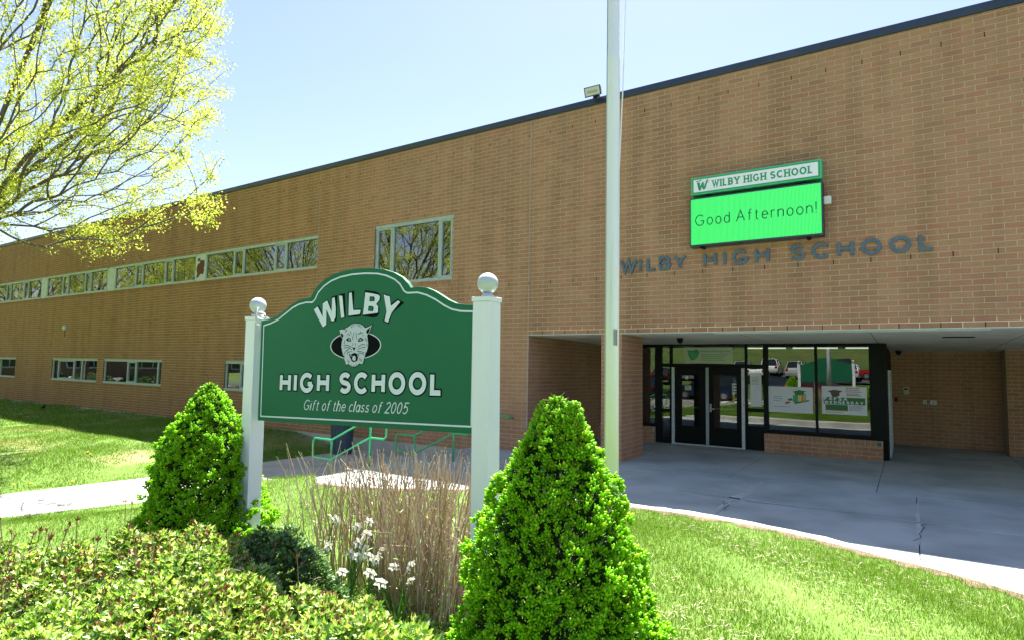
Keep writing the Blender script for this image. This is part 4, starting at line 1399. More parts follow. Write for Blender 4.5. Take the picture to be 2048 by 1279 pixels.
MB().box(fx0, fx1, YF - .0045, YF + .01, fz0, fz1).build("header_face", "header_white", hd)
mb = MB()
fw = fx1 - fx0
write(mb, "WILBY HIGH SCHOOL", fx0 + fw * .162, fz0 + .058, .150, .030, YF - .0062, width=fw * .80, space=.024, serif=True, wordgap=.36)
mb.build("lettering", "header_green_dark", hd)
mb, mk = MB(), MB()
lx, lz = fx0 + .055, fz0 + .045
WP = [(.03, .155), (.075, .155), (.088, .06), (.12, .14), (.155, .16), (.165, .06), (.205, .17), (.235, .185), (.19, .03), (.165, .0), (.14, .01), (.122, .06), (.10, .0), (.075, -.005), (.06, .01)]
mb.poly([(lx + a, lz + b) for a, b in WP], YF - .0075)
mk.poly([(lx + a * 1.10 - .016, lz + b * 1.08 - .010) for a, b in WP], YF - .0060)
mk.poly([(lx - .005, lz + .172), (lx + .115, lz + .185), (lx + .115, lz + .20), (lx - .005, lz + .186)], YF - .0060)
for a in (0, .022, .044):
    mk.ribbon([(lx + .205 + a * .8, lz + .165 - a), (lx + .245 + a * .3, lz + .205 - a * 1.6)], .009, YF - .0064)
mk.build("emblem_shadow", "board_black", hd)
mb.build("emblem", "header_green_dark", hd)
dc = under(MB().box(dx0, dx1, YF, FY - .03, dz0, dz1).build("display_cabinet", "coping", bevel=.006), sgn, SG)
ex0, ex1, ez0, ez1 = dx0 + .028, dx1 - .03, dz0 + .036, dz1 - .030
mb = MB()
mb.box(ex0, ex1, YF - .002, YF + .01, ez0, ez1)
mb.build("display_screen", "led_green", dc)
mb = MB()
write(mb, "Good Afternoon!", ex0 + (ex1 - ex0) * .036, ez0 + (ez1 - ez0) * .405, .235, .021, YF - .004, width=(ex1 - ex0) * .935, space=.042, wordgap=.30)
mb.build("message_text", "led_dark", dc)
mb = MB()
ncol = 104
for i in range(ncol):                                       # the louvre edges between the diode columns
    x = ex0 + (ex1 - ex0) * (i + .5) / ncol
    mb.box(x - .0032, x + .0032, YF - .010, YF - .0045, ez0, ez1)
tag(mb.build("louvre", "header_green", dc), kind='stuff')
under(MB().box(dx1 + .001, dx1 + .13, YF + .08, YF + .17, dz0 + .60, dz0 + .75).build("light_sensor", "plastic_white", bevel=.012), sgn, SG)
under(MB().box(dx0 + .2, dx0 + .26, YF + .05, FY - .02, dz0 - .03, dz0).box(dx1 - .3, dx1 - .24, YF + .05, FY - .02, dz0 - .03, dz0).box(dx0 + .3, dx0 + .36, YF + .06, FY - .03, dz1, hz0).box(dx1 - .36, dx1 - .3, YF + .06, FY - .03, dz1, hz0).build("bracket", "black_plastic"), sgn, SG)

# ------------------------------------------------------------------ small fittings on the building
fl = empty("floodlight", "square floodlight standing on the dark roof edge left of the flagpole", "floodlight", (-5.98, 12.62, 8.435))
hb = MB()
t_ = R(18)
def rot(p):
    x, y, z = p
    return (x, y * math.cos(t_) - z * math.sin(t_), y * math.sin(t_) + z * math.cos(t_) + .02)
q = [(-.21, -.06, -.10), (.21, -.06, -.10), (.21, -.06, .13), (-.21, -.06, .13), (-.15, .13, -.07), (.15, .13, -.07), (.15, .13, .10), (-.15, .13, .10)]
hb.add([rot(p) for p in q], [(0, 1, 2, 3), (5, 4, 7, 6), (1, 0, 4, 5), (2, 1, 5, 6), (3, 2, 6, 7), (0, 3, 7, 4)])
hs = hb.build("housing", "coping", fl, (0, -.12, 0), bevel=.01)
MB().add([rot(p) for p in [(-.18, -.063, -.075), (.18, -.063, -.075), (.18, -.063, .105), (-.18, -.063, .105)]], [(0, 1, 2, 3)]).build("lens", "lamp_glass", hs)
MB().add([rot(p) for p in [(-.12, -.066, -.02), (.12, -.066, -.02), (.12, -.066, .03), (-.12, -.066, .03)]], [(0, 1, 2, 3)]).build("lamp", "grey_metal", hs)
MB().tube([(0, -.10, -.09), (0, -.02, -.14), (0, .05, -.02)], .03, 8).box(-.07, .07, -.08, .10, -.02, .004).build("bracket", "coping", fl)
wf = empty("wall_fixture", "small pale round wall fixture with a rust streak on the left brick wing", "fixture", (-33.9, FY, 3.55))
MB().lathe([(.13, 0), (.13, .05), (.09, .10), (.03, .12)], 16).build("cover", "white_panel", wf).rotation_euler = (R(90), 0, 0)
MB().box(-.05, .05, -.0045, -.002, -.42, -.13).build("rust_streak", "rust", wf)
cd = tag(MB().tube([(-3.4, FY + .14, ceil_at(FY) - .022), (1.18, FY + .14, ceil_at(FY) - .022)], .018, 8).build("conduit", "white_panel"), "thin pale conduit running along the front edge of the entrance soffit", "pipe")
for (x, y, lb) in ((-4.60, 14.5, "black dome security camera under the soffit above the double doors"), (-.23, 20.7, "black dome security camera under the soffit near the dark back wall")):
    c = empty("security_camera", lb, "camera", (x, y, ceil_at(y)), "dome cameras under the soffit")
    MB().lathe([(.075, 0), (.075, -.035), (.07, -.05)], 20).build("mount", "black_plastic", c)
    MB().lathe([(.066, -.051), (.06, -.085), (.04, -.115), (.012, -.128)], 20).build("dome", "black_plastic", c, smooth=True)
vt = empty("soffit_vent", "dark rectangular vent in the pale soffit at the right", "vent", (.85, 15.1, ceil_at(15.1)))
MB().box(-.27, .27, -.13, .13, -.006, .0).build("frame", "black_plastic", vt)
for i in range(6):
    MB().box(-.25, .25, -.11 + i * .04, -.09 + i * .04, -.012, -.0065).build("slat", "dark_frame", vt)
for (x, z, w_, h_, m_, nm, lb) in ((-.083, 1.57, .13, .20, "plastic_white", "keypad", "pale keypad highest on the dark back wall of the entrance"), (.366, 1.257, .085, .115, "plastic_white", "outlet_plate", "narrow cream outlet plate on the dark back wall"),
                                   (.566, 1.252, .155, .125, "poster_white", "outlet_plate", "wider white outlet plate right of the cream one on the back wall"), (-.33, 1.30, .07, .12, "black_plastic", "card_reader", "black card reader beside the white framed side door")):
    e_ = empty(nm, lb, "fitting", (x, BY, z))
    MB().box(-w_ / 2, w_ / 2, -.03, -.001, -h_ / 2, h_ / 2).build("plate", m_, e_, bevel=.006)
    if nm == "keypad":
        MB().box(-.045, .045, -.033, -.0302, .02, .07).build("display", "black_plastic", e_)
        for i in range(3):
            for j in range(3):
                MB().box(-.045 + j * .033, -.021 + j * .033, -.034, -.0302, -.075 + i * .028, -.055 + i * .028).build("button", "grey_metal", e_)
    elif nm == "outlet_plate":
        MB().box(-.018, .018, -.033, -.0302, -.03, .03).build("socket", "grey_metal", e_)
    else:
        MB().box(-.012, .012, -.033, -.0302, .03, .04).build("light", "poster_red", e_)
pp = tag(MB().box(-.67, -.575, SY - .004, SY - .0005, .345, .43).build("notice_sticker", "bin_blue"), "small pale blue sticker on the corner brick below the entrance window", "sticker")
for i, (a, b) in enumerate(((-4.0, -2.85), (-2.75, -1.55), (-1.45, -.62))):
    t = empty("fluorescent_light", ["lit fluorescent tube behind the glass above the double doors", "lit fluorescent tube behind the left half of the large window", "lit fluorescent tube behind the right half of the large window"][i], "lamp", ((a + b) / 2, 18.6, 2.76), "fluorescent tubes inside the entrance")
    l = (b - a) / 2
    MB().box(-l, l, -.06, .06, -.02, .0).build("fitting", "plastic_white", t)
    MB().tube([(-l + .04, 0, -.045), (l - .04, 0, -.045)], .019, 10).build("tube", "tube_light", t)


# posters hung just inside the glass
def poster(x0, x1, z0, z1, y, m, label, nm="poster"):
    p = empty(nm, label, "poster", ((x0 + x1) / 2, y, z0))
    MB().box(-(x1 - x0) / 2, (x1 - x0) / 2, 0, .002, 0, z1 - z0).build("sheet", m, p)
    return p, (x1 - x0), (z1 - z0)


PYY = Y0 + .045
def lines(p, x, z, w_, rows, gap, m, h=.010):
    mb = MB()
    r_ = random.Random(int(x * 1000) + int(z * 999))
    for i in range(rows):
        q, e = x, x + w_ * r_.uniform(.7, 1)
        while q < e:
            l = r_.uniform(.02, .06)
            mb.box(q, min(q + l, e), -.0012, -.0005, z - i * gap - h, z - i * gap)
            q += l + .012
    mb.build("small_print", m, p)


p, w_, h_ = poster(-5.28, -3.968, 2.245, 2.69, PYY, "poster_cream", "cream Welcome to Wilby High School banner with green emblem in the window above the doors", "welcome_banner")
MB().poly([(-.58, .36), (-.40, .36), (-.33, .40), (-.26, .36), (-.25, .28), (-.30, .16), (-.40, .09), (-.48, .09), (-.53, .18)], -.0012).build("emblem", "header_green_dark", p)
mb = MB()
for i in range(5):
    mb.ribbon([(-.52 + i * .05, .33 - i * .01), (-.44 + i * .035, .12 + i * .012)], .006, -.0020)
tag(mb.build("emblem_lines", "poster_cream", p), kind='stuff')
mb = MB()
write(mb, "Welcome to Wilby High School", -.235, .315, .052, .009, -.0012, width=.82, space=.008)
mb.build("lettering", "header_green_dark", p)
lines(p, -.20, .255, .74, 4, .05, "header_green_dark", .017)
p, w_, h_ = poster(-3.112, -2.04, 1.02, 1.675, PYY, "poster_white", "white poster with a graduation cap on coloured books in the large window", "graduation_poster")
MB().poly([(.06, .53), (.22, .58), (.40, .55), (.26, .49)], -.0022).poly([(.11, .52), (.34, .53), (.33, .45), (.13, .45)], -.0012).build("cap", "poster_green", p)
MB().box(.08, .20, -.0014, -.0004, .27, .45).build("book", "header_green_dark", p)
MB().box(.21, .26, -.0014, -.0004, .29, .45).build("book", "poster_yellow", p)
MB().box(.27, .33, -.0014, -.0004, .29, .46).build("book", "poster_orange", p)
MB().box(.34, .38, -.0014, -.0004, .31, .49).build("book", "rail_green", p)
MB().poly([(-.06, .34), (.06, .37), (.08, .31), (-.03, .30)], -.0012).poly([(.12, .22), (.46, .31), (.44, .34), (.10, .26)], -.0012).build("ribbon", "poster_green", p)
MB().poly([(-.12, .21), (0, .24), (.02, .27), (-.08, .28)], -.0012).build("petals", "poster_red", p)
lines(p, -.38, .40, .22, 3, .05, "poster_ink", .014)
lines(p, -.38, .15, .40, 1, .05, "poster_ink", .010)
p, w_, h_ = poster(-1.836, -.862, 1.035, 1.72, PYY, "poster_white", "white FAFSA WEDNESDAY poster with brown and green blocks beside the flagpole reflection", "event_poster")
MB().poly([(-.36, .56), (-.22, .60), (-.02, .575), (-.10, .53), (-.09, .47), (-.16, .42), (-.26, .42), (-.29, .53)], -.0012).build("bear_shape", "poster_brown", p)
MB().box(-.45, .45, -.0012, -.0004, .245, .415).build("band", "poster_green", p)
MB().box(-.41, .08, -.0012, -.0004, .10, .235).build("block", "poster_green", p)
MB().box(-.41, .08, -.0022, -.0013, .085, .098).build("rule", "poster_orange", p)
mb = MB()
write(mb, "FAFSA", -.44, .335, .085, .022, -.0030, width=.52, space=.012)
write(mb, "WEDNESDAY", -.44, .255, .072, .020, -.0030, width=.86, space=.012)
mb.build("lettering", "poster_white", p)
lines(p, .04, .66, .38, 3, .045, "poster_red", .02)
lines(p, .06, .52, .34, 2, .04, "poster_ink", .02)
lines(p, .11, .22, .32, 5, .026, "poster_ink", .010)
lines(p, -.40, .06, .45, 2, .02, "poster_ink", .008)
p, w_, h_ = poster(-3.53, -3.25, 1.13, 1.97, PYY, "poster_white", "tall pale notice in the narrow window right of the doors", "notice")
lines(p, -.11, .76, .2, 6, .035, "poster_ink", .010)
p, w_, h_ = poster(-3.99, -3.86, 1.45, 1.72, Y0 + .02, "poster_white", "small white notice with black squares on the right door glass", "notice")
mb = MB()
for i in range(2):
    for j in range(3):
        mb.box(-.05 + i * .055, -.008 + i * .055, -.0012, -.0004, .03 + j * .08, .075 + j * .08)
mb.build("pictogram", "poster_ink", p)
p, w_, h_ = poster(-5.27, -5.09, 1.50, 1.63, Y0 + .02, "poster_cream", "small notice at eye height on the left door glass", "notice")
lines(p, -.07, .11, .13, 3, .035, "poster_ink", .014)
p, w_, h_ = poster(-5.26, -5.18, 1.80, 1.90, Y0 + .02, "poster_white", "tiny white sticker high on the left door glass", "notice")
lines(p, -.03, .08, .06, 2, .03, "poster_ink", .012)
p, w_, h_ = poster(-7.55, -6.95, 2.02, 2.58, PYY, "poster_cream", "cream notice with red and black rows in the window left of the brick pillar", "notice")
lines(p, -.24, .50, .46, 1, .1, "poster_red", .11)
lines(p, -.26, .33, .5, 1, .1, "poster_ink", .11)
lines(p, -.26, .16, .5, 1, .1, "poster_red", .12)

# ------------------------------------------------------------------ handrails and bin at the steps
def handrail(name, label, loc, L=2.14, group=None):
    h = empty(name, label, "handrail", loc, group)
    r = .021
    x1, x2 = .58, 1.70
    zz = .53
    top = [(.06, 0, .90), (x1, 0, .90), (x2, 0, .90 + zz), (L - .06, 0, .90 + zz), (L, 0, .90 + zz - .06), (L, 0, .50 + zz + .06), (L - .06, 0, .50 + zz), (x2, 0, .50 + zz), (x1, 0, .50), (.06, 0, .50), (0, 0, .56), (0, 0, .84), (.06, 0, .90)]
    MB().tube(top, r, 10).build("rail", "rail_green", h, smooth=True)
    MB().tube([(x1, 0, -.02), (x1, 0, .90)], r, 10).build("baluster", "rail_green", h, smooth=True)
    MB().tube([(x2, 0, zz - .1), (x2, 0, .90 + zz)], r, 10).build("baluster", "rail_green", h, smooth=True)
    return h


h1 = handrail("handrail", "front green pipe handrail beside the steps, behind the dry stalks", (-10.76, 8.80, -.43), group="green handrails at the steps")
h2 = copy_tree(h1)
h2.location = (-10.02, 10.55, -.43)
h2["label"] = "rear green pipe handrail nearer the wall at the steps"
wr = empty("wall_handrail", "short green pipe handrail fixed to the brick wall beside the recess", "handrail", (-8.9, 12.6, 0), "green handrails at the steps")
MB().tube([(-1.3, 0, .42), (-.5, 0, .82), (.62, 0, .86), (.66, 0, .80), (.66, .19, .80)], .021, 10).build("rail", "rail_green", wr, smooth=True)
MB().tube([(-.4, 0, .80), (-.4, .19, .80)], .016, 8).build("bracket", "rail_green", wr)
tb = empty("trash_bin", "slate blue ribbed trash bin standing by the brick wall left of the handrails", "bin", (-13.35, 11.9, -.43))
prof = [(.26, 0), (.27, .02), (.29, .40), (.315, .86), (.33, .88), (.33, .93), (.30, .95)]
MB().lathe(prof, 36).build("body", "bin_blue", tb, smooth=True)
for i in range(18):
    a = 2 * math.pi * i / 18
    MB().tube([(.272 * math.cos(a), .272 * math.sin(a), .04), (.318 * math.cos(a), .318 * math.sin(a), .85)], .012, 6).build("rib", "bin_blue", tb)
MB().lathe([(.31, .951), (.28, 1.02), (.15, 1.09), (.05, 1.10)], 28).build("lid", "bin_blue", tb, smooth=True)

# ------------------------------------------------------------------ leaves and blades (numpy)
def frames(N):
    """two vectors perpendicular to each row of N"""
    ref = np.where(np.abs(N[:, 2:3]) < .9, np.array([[0, 0, 1.0]]), np.array([[1.0, 0, 0]]))
    U = np.cross(N, ref)
    U /= np.linalg.norm(U, axis=1, keepdims=True)
    return U, np.cross(N, U)


def unit(A):
    return A / np.maximum(np.linalg.norm(A, axis=1, keepdims=True), 1e-9)


def leaf_mesh(P, D, Up, ln, wd, fold=.25):
    """pointed leaves: base, two sides, tip, folded along the rib (2 quads as 4 tris -> here 2 tris per half)"""
    S = unit(np.cross(D, Up))
    Nn = np.cross(S, D)
    ln = ln[:, None]
    wd = wd[:, None]
    a = P
    t = P + D * ln
    m = P + D * ln * .5 + Nn * ln * -.04
    l = P + D * ln * .48 + S * wd + Nn * wd * fold
    r = P + D * ln * .48 - S * wd + Nn * wd * fold
    V = np.stack([a, l, t, r], 1).reshape(-1, 3)
    i = np.arange(len(P))[:, None] * 4
    F = np.concatenate([i + np.array([[0, 2, 1]]), i + np.array([[0, 3, 2]])])
    return V, F


def blades(P, h, w, seed):
    r_ = np.random.default_rng(seed)
    n = len(P)
    a = r_.uniform(0, 2 * np.pi, n)
    s = np.column_stack([np.cos(a), np.sin(a), np.zeros(n)]) * (w / 2)[:, None]
    le = r_.normal(0, .38, (n, 2)) * h[:, None]
    t = P + np.column_stack([le, h])
    V = np.stack([P - s, P + s, t], 1).reshape(-1, 3)
    return V, np.arange(n * 3).reshape(-1, 3)


def scatter(poly, n, seed, fn=None):
    r_ = np.random.default_rng(seed)
    xs = [p[0] for p in poly]
    ys = [p[1] for p in poly]
    x = r_.uniform(min(xs), max(xs), n)
    y = r_.uniform(min(ys), max(ys), n)
    k = inside(poly, x, y)
    return x[k], y[k]


def lowfreq(x, y):
    return (np.sin(x * 1.9 + 1.3 * np.sin(y * 1.1)) + np.sin(y * 2.3 + 1.7 * np.sin(x * .8)) + .6 * np.sin(x * 5.1 + y * 4.3)) / 2.6


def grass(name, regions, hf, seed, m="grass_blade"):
    Vs, Fs, n = [], [], 0
    for poly, cnt, hmin, hmax, w_, keep in regions:
        x, y = scatter(poly, cnt, seed)
        seed += 1
        k = inside(keep, x, y)
        x, y = x[k], y[k]
        r_ = np.random.default_rng(seed)
        thin = lowfreq(x, y) + r_.normal(0, .45, len(x)) > -.62
        x, y = x[thin], y[thin]
        h = r_.uniform(hmin, hmax, len(x)) * (1 + .35 * lowfreq(x, y))
        z = hf(x, y) - .004
        V, F = blades(np.column_stack([x, y, z]), h, np.full(len(x), w_) * r_.uniform(.7, 1.3, len(x)), seed)
        Vs.append(V)
        Fs.append(F + n)
        n += len(V)
    return tag(mesh_np(name, np.vstack(Vs), np.vstack(Fs), m), kind='stuff')


near = [(-3.3, 8.0), (-2.0, 3.2), (.3, 2.6), (3.6, 4.6), (1.0, 6.8)]
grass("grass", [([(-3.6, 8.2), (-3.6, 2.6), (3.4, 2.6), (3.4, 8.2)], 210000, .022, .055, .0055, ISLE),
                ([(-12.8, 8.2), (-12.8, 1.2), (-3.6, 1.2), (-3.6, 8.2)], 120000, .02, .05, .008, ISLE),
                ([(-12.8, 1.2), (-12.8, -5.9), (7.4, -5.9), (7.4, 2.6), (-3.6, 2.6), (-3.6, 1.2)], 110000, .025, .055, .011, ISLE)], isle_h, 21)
grass("grass", [([(-24, 12.75), (-24, 2), (-13.7, 2), (-13.7, 12.75)], 130000, .03, .07, .013, WEST),
                ([(-46, 12.75), (-46, 3), (-24, 3), (-24, 12.75)], 60000, .04, .09, .026, WEST)], west_h, 51, "grass_dry")
# pale dry clippings lying on the right lawn
r_ = np.random.default_rng(5)
x, y = scatter([(-3.0, 7.6), (-1.6, 3.2), (1.6, 3.6), (.6, 6.6)], 7000, 77)
k = inside(ISLE, x, y) & (lowfreq(x * .8 + 2, y * .8) + r_.normal(0, .5, len(x)) > .55)
x, y = x[k], y[k]
P = np.column_stack([x, y, isle_h(x, y) + r_.uniform(.012, .04, len(x))])
a = r_.uniform(0, 6.28, len(x))
V, F = leaf_mesh(P, unit(np.column_stack([np.cos(a), np.sin(a), r_.normal(0, .15, len(x))])), np.tile([[0, 0, 1.0]], (len(x), 1)), r_.uniform(.03, .09, len(x)), r_.uniform(.0015, .003, len(x)))
mat("straw", (.50, .45, .30), .8, (.38, .33, .2), 30)
tag(mesh_np("dry_clippings", V, F, "straw"), kind='stuff')

# ------------------------------------------------------------------ dandelions
def dandelion_proto():
    d = empty("dandelion", "yellow dandelion flowering in the left lawn", "flower", (0, 0, 0), "dandelions in the left lawn")
    mb = MB()
    for ring, (n, l, e) in enumerate(((12, .030, .25), (10, .022, .7), (6, .013, 1.1))):
        for i in range(n):
            a = 2 * math.pi * (i + ring * .5) / n
            c, s = math.cos(a), math.sin(a)
            mb.add([(0, 0, .075), (c * l * math.cos(e) - s * .007, s * l * math.cos(e) + c * .007, .077 + l * math.sin(e)), (c * l * math.cos(e) + s * .007, s * l * math.cos(e) - c * .007, .077 + l * math.sin(e))], [(0, 1, 2)])
    mb.build("petals", "dandelion", d)
    MB().tube([(0, 0, 0), (.004, .003, .04), (0, 0, .076)], .003, 5).build("stem", "stem_green", d)
    return d


dn = dandelion_proto()
dsp = [(-27.6, 9.2), (-26.4, 9.0), (-18.2, 6.2), (-18.8, 7.45), (-18.5, 7.9), (-16.06, 6.7), (-15.86, 6.67), (-13.99, 5.6), (-14.3, 4.75), (-14.25, 5.0), (-13.86, 6.75), (-13.9, 7.1), (-13.85, 7.6), (-14.1, 7.9)]
for i, (x, y) in enumerate(dsp):
    d = dn if i == 0 else copy_tree(dn)
    s = 1.0 if x > -20 else 1.5
    d.location = (x, y, float(west_h(x, y)[0]))
    d.scale = (s, s, s)
    d.rotation_euler = (0, 0, i * 1.3)

# ------------------------------------------------------------------ bird
b_ = empty("bird", "small black bird standing on the shaded lawn near the brick wall", "bird", (-30.7, 11.0, float(west_h(-30.7, 11.0)[0])))
body = MB()
ring = [(-.15, .015, .12), (-.11, .045, .13), (-.04, .06, .14), (.03, .055, .165), (.075, .035, .20), (.10, .036, .235), (.13, .030, .25), (.15, .014, .245), (.185, .003, .238)]
v, f = [], []
for (x, r, z) in ring:
    for k in range(8):
        a = 2 * math.pi * k / 8
        v.append((x, r * math.cos(a), z + r * math.sin(a)))
for i in range(len(ring) - 1):
    for k in range(8):
        f.append((i * 8 + k, i * 8 + (k + 1) % 8, (i + 1) * 8 + (k + 1) % 8, (i + 1) * 8 + k))
body.add(v, f)
body.add([(-.13, -.03, .125), (-.30, -.028, .09), (-.30, .028, .09), (-.13, .03, .125)], [(0, 1, 2, 3)])
body.build("body", "bird_black", b_, smooth=True)
MB().tube([(.01, .025, .10), (.015, .025, .0)], .006, 5).build("leg", "bird_black", b_)
MB().tube([(.01, -.025, .10), (.015, -.025, .0)], .006, 5).build("leg", "bird_black", b_)

# ------------------------------------------------------------------ dwarf spruces
def spruce(name, label, loc, prof, nshoot, seed, peaks=(), size=1.0):
    """prof: (radius, height) from the ground up"""
    t = empty(name, label, "spruce", loc)
    r_ = np.random.default_rng(seed)
    hs = np.array([p[1] for p in prof])
    rs = np.array([p[0] for p in prof])
    H = hs[-1]
    # sample by lateral area
    zz = np.linspace(hs[0], H, 400)
    w_ = np.interp(zz, hs, rs) + .03
    cdf = np.cumsum(w_)
    cdf /= cdf[-1]
    z = np.interp(r_.uniform(0, 1, nshoot), cdf, zz)
    th = r_.uniform(0, 2 * np.pi, nshoot)
    rad = np.interp(z, hs, rs)
    # lumpy branch masses
    lump = 1 + .14 * np.sin(th * 5 + z * 9 + seed) * np.sin(z * 17 + th * 2) + .11 * np.sin(th * 9 - z * 23) + .06 * np.sin(z * 41 + th * 7) - .03
    depth = r_.beta(1.1, 3.6, nshoot) * .17
    rr = rad * lump * (1 - depth)
    P = np.column_stack([rr * np.cos(th), rr * np.sin(th), z])
    for (px_, py_, hh, wd_) in peaks:
        kk = r_.uniform(0, 1, nshoot) < .05
        pz = r_.uniform(H - hh * 1.4, H - .02, nshoot)
        pr = (H - pz) * wd_ / hh * r_.uniform(.6, 1, nshoot)
        Q = np.column_stack([px_ + pr * np.cos(th), py_ + pr * np.sin(th), pz])
        P[kk] = Q[kk]
    D = unit(np.column_stack([np.cos(th), np.sin(th), .55 + .5 * (z / H) + r_.normal(0, .25, nshoot)]) + r_.normal(0, .30, (nshoot, 3)))
    U, W = frames(D)
    VV, FF, n = [], [], 0
    NF = 6
    for k in range(NF):
        if k == 0:
            d = D
            sc_ = 1.15
        else:
            a = 2 * np.pi * k / (NF - 1) + r_.uniform(-.3, .3, nshoot)
            d = unit(D * .62 + U * np.cos(a)[:, None] * .62 + W * np.sin(a)[:, None] * .62)
            sc_ = .92
        ln = r_.uniform(.018, .031, nshoot) * sc_ * size
        wd = ln * r_.uniform(.17, .25, nshoot)
        u, w2 = frames(d)
        base = P + d * .002
        m1 = P + d * (ln * .36)[:, None]
        m2 = P + d * (ln * .80)[:, None]
        tip = P + d * ln[:, None]
        c1, c2 = wd[:, None], wd[:, None] * .78
        V = np.stack([base, m1 + u * c1, m1 + w2 * c1, m1 - u * c1, m1 - w2 * c1, m2 + u * c2, m2 + w2 * c2, m2 - u * c2, m2 - w2 * c2, tip], 1).reshape(-1, 3)
        q = np.array([(0, 2, 1), (0, 3, 2), (0, 4, 3), (0, 1, 4), (1, 2, 6), (1, 6, 5), (2, 3, 7), (2, 7, 6), (3, 4, 8), (3, 8, 7), (4, 1, 5), (4, 5, 8), (9, 5, 6), (9, 6, 7), (9, 7, 8), (9, 8, 5)])
        VV.append(V)
        FF.append((np.arange(nshoot)[:, None, None] * 10 + q[None]).reshape(-1, 3) + n)
        n += len(V)
    fo = mesh_np("foliage", np.vstack(VV), np.vstack(FF), "shoot", t, smooth=True)
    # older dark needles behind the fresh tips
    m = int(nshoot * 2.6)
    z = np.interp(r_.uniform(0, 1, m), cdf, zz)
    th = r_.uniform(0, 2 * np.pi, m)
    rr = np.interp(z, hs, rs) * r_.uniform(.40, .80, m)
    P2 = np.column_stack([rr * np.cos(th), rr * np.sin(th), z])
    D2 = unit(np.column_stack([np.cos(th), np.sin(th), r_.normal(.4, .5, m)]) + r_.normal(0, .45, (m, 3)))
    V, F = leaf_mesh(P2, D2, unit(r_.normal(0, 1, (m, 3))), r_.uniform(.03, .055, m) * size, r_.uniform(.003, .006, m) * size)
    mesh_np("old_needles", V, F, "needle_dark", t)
    mb = MB().tube([(0, 0, -.05), (.01, 0, H * .5), (0, .01, H * .93)], [.022, .014, .004], 8)
    for i in range(46):
        zz_ = r_.uniform(.08, .9) * H
        a = r_.uniform(0, 6.28)
        l = float(np.interp(zz_, hs, rs)) * .85
        mb.tube([(0, 0, zz_ - .05), (l * .5 * math.cos(a), l * .5 * math.sin(a), zz_), (l * math.cos(a), l * math.sin(a), zz_ + .06)], [.008, .006, .003], 5)
    mb.build("trunk", "bark", t)
    return t


sx, sy = -1.25, 2.28
gz = float(isle_h(sx, sy)[0])
ap = 1.955 - gz
spruce("dwarf_spruce", "big bright green dwarf spruce in the foreground hiding the right sign post's foot", (sx, sy, gz),
       [(.30, .02), (.37, .18), (.395, .38), (.388, ap - .98), (.372, ap - .86), (.343, ap - .72), (.305, ap - .60), (.265, ap - .47), (.232, ap - .37), (.158, ap - .26), (.10, ap - .16), (.05, ap - .08), (.01, ap - .03)], 8200, 3, peaks=[(.085, -.02, .16, .07), (-.05, .0, .12, .06)])
sx, sy = -4.60, 2.74
gz = float(isle_h(sx, sy)[0])
ap = 1.915 - gz
spruce("dwarf_spruce", "smaller dwarf spruce left of the left sign post by the sidewalk", (sx, sy, gz),
       [(.36, .02), (.44, .2), (.47, .42), (.44, ap - 1.02), (.37, ap - .85), (.325, ap - .69), (.305, ap - .54), (.245, ap - .38), (.16, ap - .24), (.085, ap - .12), (.01, ap - .04)], 5600, 8, size=1.25)

